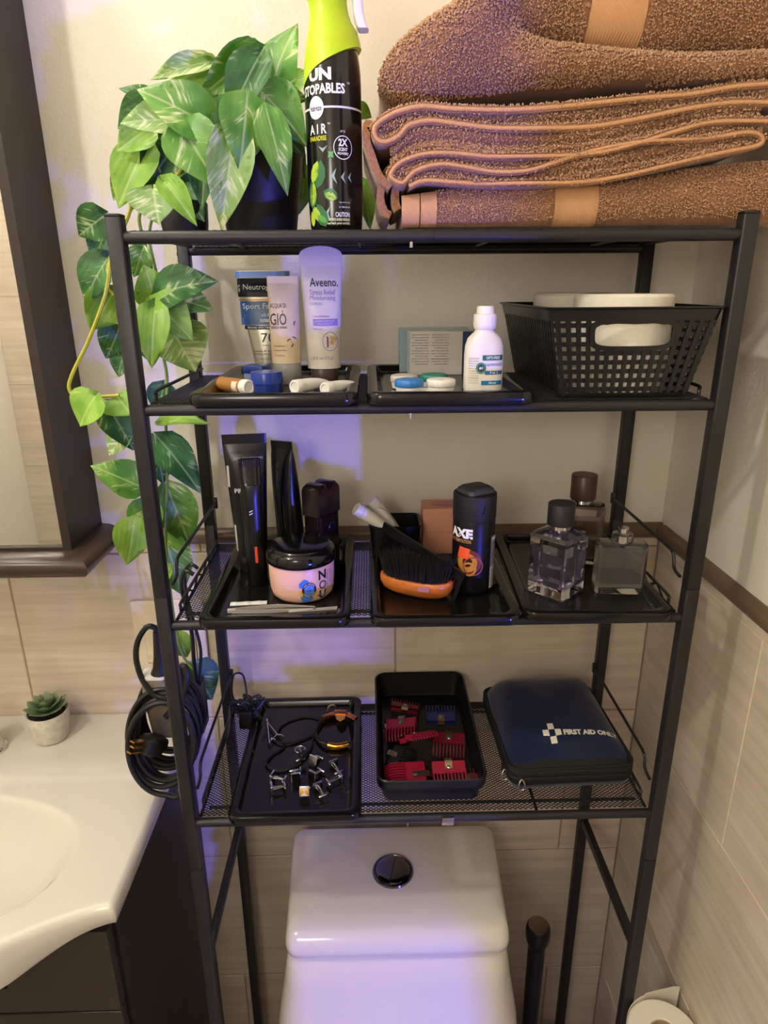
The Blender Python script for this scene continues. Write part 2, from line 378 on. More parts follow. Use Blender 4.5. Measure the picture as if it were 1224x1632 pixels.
# wall plate
wp = thing('wall_switch', 'cream two gang wall plate on the beige tile behind the coiled cord', 'switch', (-0.400, WY, 1.0155))
b = B(); b.rbox(.118, .158, .006, .004, .0025, M=T(0, 0, 0, 90)); b.build('plate', mat('cream_plate', '#e2d5bd', .4), wp)
for i, x in enumerate((-.024, .024)):
    b = B(); b.rbox(.034, .068, .003, .001, .0008, M=T(x, -.0055, 0, 90)); b.build('rocker', mat('cream_plate', '#e2d5bd', .4), wp)
    b = B()
    for a in ((-.0177, .0177, .0347, .0355), (-.0177, .0177, -.0355, -.0347), (-.0177, -.0171, -.0355, .0355), (.0171, .0177, -.0355, .0355)):
        b.box(x + a[0], x + a[1], -.00645, -.0058, a[2], a[3])
    b.build('gap', mat('gap_dark', '#6b6050', .8), wp, smooth=0)

# ------------------------------------------------------------------ the storage rack
S = [1.62, 1.4517, 1.1982, 0.9075]; D = 0.2453; H = 0.30; PW = 0.016
MESHZ = 0.0068                                                         # top of the wire mesh above a rail's axis
rack = thing('storage_rack', 'tall black metal four tier rack standing over the toilet', 'shelf', (0, 0, 0))
def post(x, y):
    b = B()
    for z0, z1 in ((0.004, .8330), (.8338, 1.2372), (1.238, 1.638)):
        b.rbox(PW, PW, z1 - z0, .0022, .0006, 3, M=T(x, y, 0), z0=z0)
    b.box(x - .0065, x + .0065, y - .0065, y + .0065, .01, 1.63)
    p = b.build('post', COAT, rack)
    c = B(); c.rbox(PW, PW, .003, .002, .001, 3, M=T(x, y, 1.638)); c.build('post_cap', MATTB, p)
    c = B(); c.lathe([(.009, 0), (.010, .001), (.010, .004), (.007, .005)], 16, M=T(x, y, 0)); c.build('foot', MATTB, p)
    c = B()
    for z in S:
        sx = 1 if x > 0 else -1
        c.lathe([(.004, -.0012), (.004, 0), (.0026, .0016)], 12, M=T(x + sx * PW / 2, y, z - .004, 0, 90 * sx, 0))
    c.build('bolt', WIRE, p)
for x in (-H - PW/2, H + PW/2):
    for y in (0, D): post(x, y)
def lattice(z):
    """expanded metal: two sets of crossing strips"""
    b = B(); y0, y1, x0, x1 = .004, D - .004, -H + .003, H - .003
    px, py, wd = .0070, .0047, .00085
    dx, dy = px, py; L = math.hypot(dx, dy); nx, ny = -dy / L * wd / 2, dx / L * wd / 2
    for sgn in (1, -1):
        Y = y1 - y0; run = Y * dx / dy; k = x0 - run
        while k < x1:
            p = [k, y0]; q = [k + run, y1]
            if p[0] < x0: p[1] = y0 + (x0 - p[0]) * dy / dx; p[0] = x0
            if q[0] > x1: q[1] = y1 - (q[0] - x1) * dy / dx; q[0] = x1
            if q[0] - p[0] > .002:
                a, c = (p, q)
                if sgn < 0: a, c = [a[0], y0 + y1 - a[1]], [c[0], y0 + y1 - c[1]]
                n_ = (nx, ny) if sgn > 0 else (-nx, ny)
                zz = z + (0 if sgn > 0 else .0001)
                vs = [(a[0]-n_[0], a[1]-n_[1]), (c[0]-n_[0], c[1]-n_[1]), (c[0]+n_[0], c[1]+n_[1]), (a[0]+n_[0], a[1]+n_[1])]
                b.add([(u, v, zz - .0006) for u, v in vs] + [(u, v, zz) for u, v in vs], [(4,5,6,7),(3,2,1,0),(0,1,5,4),(1,2,6,5),(2,3,7,6),(3,0,4,7)])
            k += px
    return b
lat0 = None
for i, z in enumerate(S):
    b = B(); b.cyl((-H, 0, z), (-.0015, 0, z), .006, 20); b.cyl((-.0008, 0, z), (H, 0, z), .006, 20); b.cyl((-.01, 0, z), (.01, 0, z), .0052, 16)
    fr = b.build('front_rail', COAT, rack)
    b = B(); b.tube([(-.0225, -.002, z - .0052), (-.0225, -.002, z - .0105)], .0017, 8); b.build('rail_pin', STEEL, fr)
    b = B(); b.cyl((-H, D, z), (H, D, z), .006, 16); b.build('back_rail', COAT, rack)
    if lat0 is None:
        lat0 = lattice(MESHZ).build('wire_mesh', WIRE, rack, loc=(0, 0, z), smooth=0); stuff(lat0)
    else:
        o = lat0.copy(); COL.objects.link(o); o.location = (0, 0, z)
    # flat frame wires under the mesh and across it
    b = B()
    for x in (-.225, -.075, .075, .225) if i == 0 else (-.15, .15): b.tube([(x, .004, z + .0035), (x, D - .004, z + .0035)], .0022, 6)
    for y in (.022, D - .022): b.tube([(-H + .012, y, z + .0035), (H - .012, y, z + .0035)], .0022, 6)
    b.build('mesh_frame', WIRE, rack)
    for sx in (-1, 1):
        b = B(); x = sx * (H - .004)
        # low truss flange at the side of each shelf
        b.tube([(x, .0065, z + .0045), (x, D - .009, z + .0045)], .0022, 6)
        if i > 0:
            b.tube(spline([(x, .024, z + .0045), (x, .024, z + .0125), (x, .031, z + .0165), (x, .12, z + .0165), (x, D - .012, z + .0165)], 4), .002, 6)
            if i > 1:
                n = 8
                for k in range(n):
                    ya = .036 + k * (D - .05) / n; yb = ya + (D - .05) / n
                    b.tube([(x, ya, z + .0045), (x, yb, z + .0165)] if k % 2 == 0 else [(x, ya, z + .0165), (x, yb, z + .0045)], .0013, 5)
        b.build('side_flange', WIRE, rack)
        if i >= 2:
            b = B(); x = sx * (H - .0045); zg = z + .0735; zl = z + .0525
            b.tube([(x, D - .005, zg + .001), (x, .036, zg), (x, .0285, zg - .002), (x, .0245, zg - .008), (x, .0225, zl + .004), (x, .016, zl), (x, .004, zl - .001)], .0021, 8)
            g = b.build('guard_wire', WIRE, rack)
            b = B(); b.rbox(.006, .0065, .016, .001, .0006, M=T(x, D - .009, zg - .007)); b.build('wire_clip', WIRE, g)
for sx in (-1, 1):
    b = B(); x = sx * (H + PW/2); b.rbox(.010, D - PW, .016, .001, .0006, M=T(x, D/2, .657)); b.build('side_rail', COAT, rack)
    b = B(); b.rbox(.010, D - PW, .016, .001, .0006, M=T(x, D/2, .09)); b.build('side_rail', COAT, rack)
b = B(); b.cyl((-H, D, .12), (H, D, .12), .006, 12); b.build('back_rail', COAT, rack)
b = B(); b.rbox(.016, .004, .012, .001, .0006, M=T(.030, -.0085, S[3] - .004)); b.build('rail_clip', STEEL, rack)

# ------------------------------------------------------------------ trays
def tray_mesh():
    W_, L_ = .174, .266; b = B()
    prof = [(.004, 0), (.0008, .0012), (0, .003), (0, .0095), (.001, .012), (.0035, .0132), (.0095, .0132), (.0118, .0122), (.0150, .0065), (.0175, .0042), (.0205, .0035)]
    rings = [[(x, y, z) for x, y in rr(W_ - 2*i, L_ - 2*i, max(.016 - i*.5, .003), 6)] for i, z in prof]
    return b.loft(rings)
_tray = None
def tray(label, x, y, k, rz=0):
    global _tray
    if _tray is None:
        o = tray_mesh().build('serving_tray', GLOSSB); _tray = o
    else:
        o = _tray.copy(); COL.objects.link(o)
    o.location = (x, y, S[k] + MESHZ + .0002); o.rotation_euler = (0, 0, R(rz)); tag(o, label, 'tray', 'glossy black trays on the rack'); return o
TZ = [s + MESHZ + .0002 + .0035 + .0002 for s in S]                    # height of a tray's floor
MZ = [s + MESHZ + .0003 for s in S]                                    # height of the mesh
tray('glossy black tray under the tall lotion tubes and blue jars', -.164, .1065, 1)
tray('glossy black tray under the lens cases and the white solution bottle', .0185, .1055, 1)
tray('glossy black tray under the pink jar with the black lid', -.178, .105, 2)
tray('glossy black tray under the orange hairbrush', .019, .1035, 2)
tray('glossy black tray under the three perfume bottles', .201, .1085, 2, -2.5)
tray('glossy black tray holding cufflinks and bracelets', -.1715, .1175, 3, .5)

# ------------------------------------------------------------------ washbasin and vanity
SZ = .8745
sink = thing('washbasin', 'white ceramic washbasin with a bowed front edge on the dark vanity', 'sink', (0, 0, 0))
XR, XL, XC = -.379, -1.121, -.75
def front(x):
    d = abs(x - XC) / (XR - XC)
    t = max(0.0, min(1.0, (1 - d) / .75)); s_ = t * t * (3 - 2 * t)
    return -.0955 - .02 * min(1, (1 - d) / .3) - .075 * s_
def bowl(x, y):
    dx = abs(x - XC) / .280; dy = abs(y + .022) / .120
    q = (dx ** 2.4 + dy ** 2.4) ** (1 / 2.4); return q
nx, ny = 181, 110; b = B(); vs = []; fs = []
def edge_x(i):
    t = i / (nx - 1); return XL + (XR - XL) * t
for j in range(ny):
    for i in range(nx):
        x = edge_x(i); v = j / (ny - 1); y = WY - .0012 + (front(x) - WY + .0012) * v
        q = bowl(x, y)
        z = SZ
        if q < 1.06:
            t = (1.06 - q) / 1.06; z -= .118 * (1 - (1 - min(1, t)) ** 2.4) * (1 - math.exp(-(t / .06) ** 1.5))
        if y > .118: z += .0035 * min(1, (y - .118) / .012)
        # rolled edges at the front and the right side
        df = min((y - front(x)), (XR - x), (x - XL)); e = .009
        if df < e: z -= e - math.sqrt(max(0, e*e - (e - df) ** 2))
        vs.append((x, y, z))
for j in range(ny - 1):
    for i in range(nx - 1): a = j*nx + i; fs.append((a, a + nx, a + nx + 1, a + 1))
b.add(vs, fs)
# apron, deeper under the bowl
rim = [(edge_x(i), 0) for i in range(nx)]
top = [j*nx + nx - 1 for j in range(ny)] + [(ny-1)*nx + i for i in range(nx - 2, -1, -1)] + [j*nx for j in range(ny - 2, -1, -1)]
def drop(x, y):
    d = abs(x - XC) / (XR - XC); t = max(0.0, min(1.0, (1 - d) / .45)); f_ = max(0, min(1, (.1 - y) / .15))
    return .019 + .05 * t * t * (3 - 2*t) * f_
k0 = len(b.v); ringa = [b.v[i] for i in top]
ringb = [(x, y, SZ - .009 - drop(x, y) * .8) for x, y, z in ringa]; ringc = [(XC + (x - XC) * .99, y + .004 if y < 0 else y, SZ - .009 - drop(x, y)) for x, y, z in ringa]
b.loft([ringa, ringb, ringc], False, False, closed=False)
b.build('basin', CERAM, sink, smooth=60)
b = B(); b.lathe([(.026, 0), (.026, .004), (.022, .007), (.019, .03), (.019, .075), (.017, .085), (.0, .088)], 28, M=T(-.679, .192, SZ + .0036)); f = b.build('faucet', CHROME, sink)
b = B(); b.tube(spline([(-.679, .185, SZ + .06), (-.70, .12, SZ + .085), (-.72, .07, SZ + .075)], 6), .011, 14); b.build('spout', CHROME, f)
b = B(); b.lathe([(.021, 0), (.021, .0025), (.015, .003), (.0, .0025)], 24, M=T(XC, .03, SZ - .1268)); b.build('drain', CHROME, sink)
van = thing('vanity_cabinet', 'dark espresso vanity cabinet with drawers under the washbasin', 'cabinet', (0, 0, 0))
VX, VF = -.389, -.078
b = B(); b.box(VX - .016, VX, VF, WY - .001, .08, .838); b.box(-1.112, -1.096, VF, WY - .001, .08, .838); b.box(-1.096, VX - .016, VF, WY - .001, .08, .096); b.box(-1.096, VX - .016, WY - .009, WY - .001, .096, .70); b.box(-1.096, VX - .016, VF, VF + .016, .69, .705); b.box(-1.10, VX - .01, VF + .04, WY - .001, 0, .08); b.build('body', VAND, van, smooth=0)
for z0, z1 in ((.700, .834), (.40, .696), (.10, .396)):
    b = B()
    if z1 > .8:                                                         # the top front is cut out under the bowl
        px_ = [(-1.1095, z0), (VX - .0045, z0), (VX - .0045, z1), (-.505, z1), (-.53, .742), (-.97, .742), (-.995, z1), (-1.1095, z1)]
        b.loft([[(x, y, z) for x, z in px_] for y in (VF - .0165, VF - .0005)])
    else: b.rbox(.716, .016, z1 - z0, .001, .001, M=T(-.7515, VF - .0085, z0))
    dr = b.build('drawer', VAN, van, smooth=20)
    zh = min(z1, .74) - .02; b = B(); b.tube([(-.80, VF - .017, zh), (-.80, VF - .03, zh), (-.70, VF - .03, zh), (-.70, VF - .017, zh)], .004, 10)
    b.build('handle', STEEL, dr)

# succulent
su = thing('potted_succulent', 'small green succulent in a speckled white concrete pot on the washbasin', 'plant', (-.5935, .2225, SZ + .0040))
b = B(); b.lathe([(.0, 0), (.022, 0), (.0255, .002), (.0295, .022), (.0325, .050), (.0318, .052), (.0295, .051), (.027, .042), (0, .040)], 40); b.build('pot', mat('concrete', '#cfc7ba', .85, bump=.5, bscale=120, var=.14, vscale=90), su)
b = B(); b.lathe([(.0, .0404), (.0268, .0404), (.026, .045), (0, .047)], 24); b.build('soil', mat('soil', '#2d2218', .95, bump=.6, bscale=200), su)
SUCC = NT('succulent_green'); SUCC.b.inputs['Roughness'].default_value = .5
_g = SUCC.n('ShaderNodeTexCoord'); _s = SUCC.n('ShaderNodeSeparateXYZ'); SUCC.l(_g.outputs['Object'], _s.inputs[0])
SUCC.l(SUCC.ramp(_s.outputs[1], [(0.0, hexc('#3c5a34')), (.55, hexc('#4f6d45')), (.9, hexc('#7d8a6a'))]), SUCC.b.inputs['Base Color'])
b = B(); rings = []
for t in np.linspace(0, 1, 9):
    wd = .30 * (math.sin(math.pi * (t * .93 + .07) ** 1.3) ** .8 + .02) if t < 1 else .006; th = .09 * (1 - t) + .012
    cz = .25 * t * t
    rings.append([(wd * math.cos(a), t, cz + th * math.sin(a) + .10 * (wd * math.cos(a)) ** 2 * 4) for a in np.linspace(0, 2*math.pi, 9)[:-1]])
b.loft(rings); sl = b.build('leaf', SUCC.m, su)
k = 0
for n, ln, el, off in ((9, .036, 12, 0), (8, .032, 30, 20), (6, .026, 50, 5), (5, .017, 68, 30)):
    for i in range(n):
        o = sl if k == 0 else sl.copy()
        if k: COL.objects.link(o)
        k += 1; a = 360 * i / n + off
        o.rotation_euler = (R(el), 0, R(a)); o.scale = (ln * 1.0, ln, ln); o.location = (0, 0, .046 + .0012 * el / 12)

# ------------------------------------------------------------------ toilet
wc = thing('toilet', 'white one piece toilet with a round dual flush button under the rack', 'toilet', (-.034, 0, 0))
def sec(w1, y0, y1, r, z): return [(x * (1 + .30 * ((y0+y1)/2 + y - .06)) if z > .6 else x, (y0+y1)/2 + y, z) for x, y in rr(w1, y1 - y0, r, 8)]
b = B(); b.loft([sec(.322, .040, .234, .016, .6255), sec(.333, .026, .238, .018, .627), sec(.339, .0205, .240, .019, .632), sec(.340, .021, .241, .019, .642), sec(.338, .026, .240, .018, .652),
    sec(.333, .034, .238, .017, .660), sec(.322, .046, .233, .016, .6652), sec(.29, .070, .215, .014, .6676), sec(.10, .13, .16, .01, .6681)])
b.build('tank_lid', CERAM, wc, smooth=70)
b = B(); b.loft([sec(.325, .034, .234, .018, .6245), sec(.331, .029, .237, .02, .6225), sec(.350, .012, .238, .04, .57), sec(.372, -.012, .238, .05, .50), sec(.384, -.045, .238, .06, .42), sec(.37, -.05, .238, .06, .36), sec(.26, .02, .238, .05, .10), sec(.26, .02, .238, .05, .001)][::-1])
b.build('tank', CERAM, wc, smooth=70)
b = B(); b.loft([[(x, y - .20, z) for x, y, z in ell(a_, c_, 40, 2.2, z)] for a_, c_, z in ((.115, .20, .001), (.12, .21, .02), (.125, .20, .15), (.165, .24, .32), (.185, .262, .385), (.185, .262, .395))]); b.build('bowl', CERAM, wc, smooth=60)
b = B(); b.loft([[(x, y - .21, z) for x, y, z in ell(a_, c_, 40, 2.3, z)] for a_, c_, z in ((.18, .235, .396), (.187, .25, .40), (.187, .25, .412), (.18, .243, .418), (.10, .15, .421))]); b.build('seat_lid', CERAM, wc, smooth=60)
DARKC = mat('dark_chrome', '#77777c', .1, metal=1.0)
b = B(); b.lathe([(.0325, 0), (.0335, .002), (.0325, .0048), (.030, .0052), (.0285, .0032)], 40, M=T(-.004, .136, .6680)); fb = b.build('flush_button', DARKC, wc)
for rz in (0, 180):
    b = B(); b.loft([[(.0275*f*math.cos(a) , .0007 + .0275*f*math.sin(a), z) for a in [R(180*k/16) for k in range(17)]] for f, z in ((1, 0), (1, .0028), (.93, .0042), (.75, .0048))])
    b.build('button_half', DARKC, fb, loc=(-.004, .136, .6707), rot=(0, 0, R(rz + 78)))

# brush beside the toilet
tb = thing('toilet_brush', 'black handled toilet brush standing in the corner beside the toilet', 'brush', (.216, .155, 0))
b = B(); b.lathe([(.042, .001), (.046, .004), (.046, .20), (.044, .205), (.040, .205), (.040, .02), (0, .02)], 32); b.build('holder', SATB, tb)
b = B(); b.lathe([(.012, .03), (.030, .035), (.034, .06), (.030, .11), (.012, .12)], 20); b.build('brush_head', MATTB, tb)
b = B(); b.lathe([(.0115, .12), (.0135, .25), (.0150, .40), (.0150, .462), (.0145, .470), (.0165, .478), (.0205, .490), (.0215, .508), (.0200, .517), (.0175, .520)], 28); b.build('handle', SATB, tb)
b = B(); b.lathe([(.0176, .5195), (.0176, .5212), (.0150, .5216)], 28); b.build('handle_cap', mat('smoky_chrome', '#8a7a70', .22, metal=1.0), tb)

# toilet roll on a stand
ts = thing('roll_stand', 'slim black stand under the toilet paper roll by the tiled side wall', 'stand', (.3425, -.055, 0))
b = B(); b.lathe([(.044, .001), (.044, .006), (.040, .008)], 32); b.build('base', MATTB, ts)
b = B(); b.lathe([(.008, .008), (.008, .452)], 16); b.build('pole', MATTB, ts)
b = B(); b.lathe([(.043, .452), (.044, .454), (.044, .458), (.043, .459)], 32); b.build('platform', MATTB, ts)
def toilet_roll(name, label, loc, rad, h, core=.021, tail=False, rot=0, group=None):
    o = thing(name, label, 'toilet paper', loc, (0, 0, rot), group)
    b = B(); n = 48
    prof = [(core, .0), (rad - .002, 0), (rad, .002), (rad, h - .003), (rad - .003, h), (core + .001, h), (core, h - .001), (core, 0)]
    b.lathe(prof, n, caps=False); b.build('paper', PAPER, o)
    b = B(); b.lathe([(core - .0002, .001), (core - .0002, h - .002), (core - .0012, h - .002), (core - .0012, .001), (core - .0002, .001)], 32, caps=False); b.build('core', mat('cardboard', '#b59f80', .9), o)
    if tail:
        b = B(); rad2 = rad + .0006; path = []
        for a in range(200, 95, -7): path.append((rad2 * math.cos(R(a)), rad2 * math.sin(R(a)) + .0015 * (200 - a) / 100, ))
        path += [(-.006, rad + .004), (.018, rad + .0085), (.040, rad + .012), (.0475, rad + .0105)]
        rings = [[(x, y, .003), (x, y, h - .004 + .010 * min(1, i / 18)), (x * .998, y - .0007, h - .004 + .010 * min(1, i / 18)), (x * .998, y - .0007, .003)] for i, (x, y) in enumerate(path)]
        b.loft(rings); b.build('loose_sheet', PAPER, o, smooth=60)
    return o
toilet_roll('toilet_roll', 'white toilet paper roll with a loose sheet by the tiled side wall', (.3425, -.055, .4593), .0510, .106, tail=True)

# ------------------------------------------------------------------ plants on the top shelf
POTM = mat('matt_black_pot', '#17161c', .45)
LV = {'v': leaf_mat('variegated_leaf', '#4f8a30', '#76ab48', '#d6e2a6', .55), 'd': leaf_mat('dark_leaf', '#2f5f2f', '#4d8244', '#bdd09c', .565),
      'l': leaf_mat('lime_leaf', '#7aad3a', '#98c352', '#cde093', .61), 'p': leaf_mat('pale_leaf', '#7ea658', '#97ba6c', '#dbe4b6', .51)}
STEM = mat('yellow_green_stem', '#b3b03a', .5); STEMG = mat('green_stem', '#6f8a3a', .5)
def leaf_mesh(fold, droop, twist, sh):
    nu, nv = 4, 9; vs = []; fs = []
    for side in (0, 1):
        for j in range(nv + 1):
            t = j / nv; hw = .5 * float(np.interp(t, [0, .06, .16, .3, .45, .6, .75, .88, 1], [.03, .62, .90, 1.0, .93, .76, .51, .25, 0]))
            for i in range(nu + 1):
                s = -1 + 2 * i / nu; x = s * hw
                y = t - sh * (s * s) * (1 - t) ** 4 + .02 * abs(s)
                z = fold * abs(x) - droop * t * t + twist * x * t + .02 * math.sin(9 * t + 3 * s) * abs(s)
                vs.append((x, y, z - .006 * side))
    m = (nu + 1) * (nv + 1)
    for j in range(nv):
        for i in range(nu):
            a = j * (nu + 1) + i; q = (a, a + 1, a + nu + 2, a + nu + 1); fs.append(q); fs.append(tuple(k + m for k in q[::-1]))
    ring = [i for i in range(nu + 1)] + [j * (nu + 1) + nu for j in range(1, nv + 1)] + [nv * (nu + 1) + i for i in range(nu - 1, -1, -1)] + [j * (nu + 1) for j in range(nv - 1, 0, -1)]
    for k in range(len(ring)):
        a, c = ring[k], ring[(k + 1) % len(ring)]; fs.append((a, a + m, c + m, c))
    b = B(); b.add(vs, fs); return b
_lm = {}
rnd = random.Random(4)
CAM = Vector((-.0642, -.69935, 1.573))
def leaf(parent, base, tip, wd, kind):
    var = rnd.randrange(5); key = (var, kind)
    base, tip = Vector(base), Vector(tip); d = tip - base; ln = d.length
    if key not in _lm:
        o = leaf_mesh(*[(.22, .16, .1, .16), (.38, .26, -.2, .20), (.12, .30, .2, .12), (.42, .12, -.1, .18), (.28, .22, .25, .2)][var]).build('leaf', LV[kind], parent, smooth=80); _lm[key] = o
    else:
        o = _lm[key].copy(); COL.objects.link(o); o.parent = parent
    y = d.normalized(); n = (CAM - base).normalized() + Vector((rnd.uniform(-.35, .25), rnd.uniform(-.1, .3), .35 + rnd.uniform(-.2, .35)))
    n = (n - y * n.dot(y)).normalized(); x = y.cross(n).normalized()
    # the stem end of the blade sits at base; allow for the droop so that the tip lands on tip
    m = Matrix((x * wd * 1.32, y * ln, n * ln)).transposed().to_4x4(); m.translation = base - Vector(parent.location)
    o.matrix_local = m
    return o
ivy = thing('potted_ivy', 'leafy variegated ivy in a tall matt black pot beside the spray bottle', 'plant', (-.184, .112, MZ[0]))
b = B(); b.lathe([(0, 0), (.0375, 0), (.0385, .0015), (.0525, .108), (.0520, .110), (.0495, .110), (.048, .096), (0, .094)], 40); b.build('pot', POTM, ivy)
b = B(); b.lathe([(.0, .0942), (.0476, .0942), (.047, .099), (0, .101)], 24); b.build('soil', mat('soil', '#2d2218', .95), ivy)
vine = thing('trailing_ivy', 'ivy in a low black pot trailing down the side of the rack', 'plant', (-.268, .105, MZ[0]))
b = B(); b.lathe([(0, 0), (.016, 0), (.0235, .003), (.0255, .012), (.0265, .034), (.0255, .036), (.0235, .034), (.022, .028), (0, .027)], 36); b.build('pot', POTM, vine)
b = B(); b.lathe([(.0, .0272), (.0215, .0272), (.021, .031), (0, .032)], 24); b.build('soil', mat('soil', '#2d2218', .95), vine)
IVY = [
    ((-0.2224, 0.0500, 1.7261), (-0.2793, 0.0300, 1.7577), 0.0411, 'v'),
    ((-0.2560, 0.0700, 1.7347), (-0.3073, 0.0500, 1.7339), 0.0306, 'p'),
    ((-0.2970, 0.1300, 1.7636), (-0.3352, 0.1200, 1.7406), 0.0300, 'd'),
    ((-0.2980, 0.1400, 1.7641), (-0.3290, 0.1300, 1.7831), 0.0207, 'd'),
    ((-0.2257, 0.1000, 1.7944), (-0.2817, 0.0800, 1.7791), 0.0181, 'p'),
    ((-0.1762, 0.1200, 1.8090), (-0.2172, 0.1000, 1.7955), 0.0225, 'v'),
    ((-0.1643, 0.0900, 1.7627), (-0.1414, 0.0700, 1.8197), 0.0428, 'v'),
    ((-0.1696, 0.0600, 1.7865), (-0.1986, 0.0300, 1.7326), 0.0307, 'd'),
    ((-0.1746, 0.0800, 1.7964), (-0.2265, 0.0500, 1.7542), 0.0277, 'v'),
    ((-0.2177, 0.1100, 1.7915), (-0.2659, 0.0900, 1.7773), 0.0263, 'l'),
    ((-0.2455, 0.0400, 1.7225), (-0.2126, 0.0200, 1.6713), 0.0430, 'v'),
    ((-0.1790, 0.0350, 1.7484), (-0.1848, 0.0150, 1.6880), 0.0398, 'v'),
    ((-0.1611, 0.0300, 1.7357), (-0.1421, 0.0120, 1.6678), 0.0265, 'v'),
    ((-0.1693, 0.0700, 1.7590), (-0.1258, 0.0500, 1.7181), 0.0354, 'v'),
    ((-0.1957, 0.0400, 1.7174), (-0.2104, 0.0240, 1.6344), 0.0358, 'p'),
    ((-0.2903, 0.0900, 1.7332), (-0.3249, 0.0800, 1.7106), 0.0288, 'l'),
    ((-0.1849, 0.1200, 1.7699), (-0.1328, 0.1000, 1.7650), 0.0309, 'v'),
    ((-0.1670, 0.1000, 1.7420), (-0.1338, 0.0700, 1.7094), 0.0292, 'd'),
    ((-0.2249, 0.1000, 1.7594), (-0.2291, 0.0700, 1.7102), 0.0342, 'd'),
    ((-0.2388, 0.1000, 1.7652), (-0.2735, 0.0800, 1.7294), 0.0301, 'v'),
    ((-0.2169, 0.1300, 1.7723), (-0.2515, 0.1100, 1.7802), 0.0299, 'd'),
    ((-0.1914, 0.1400, 1.7925), (-0.1597, 0.1200, 1.7988), 0.0274, 'l'),
    ((-0.2004, 0.0500, 1.7369), (-0.1978, 0.0350, 1.6789), 0.0310, 'd'),
    ((-0.2304, 0.0750, 1.7082), (-0.2368, 0.0500, 1.6592), 0.0286, 'd'),
    ((-0.1548, 0.1400, 1.7504), (-0.1391, 0.1300, 1.6924), 0.0237, 'l'),
    ((-0.1372, 0.1700, 1.7061), (-0.1428, 0.1600, 1.6592), 0.0221, 'l'),
    ((-0.0759, 0.1500, 1.7635), (-0.0592, 0.1500, 1.7548), 0.0141, 'l'),
    ((-0.0722, 0.2150, 1.6973), (-0.0604, 0.2050, 1.6446), 0.0203, 'l'),
    ((-0.1425, 0.1400, 1.7866), (-0.1264, 0.1300, 1.7910), 0.0165, 'l')]
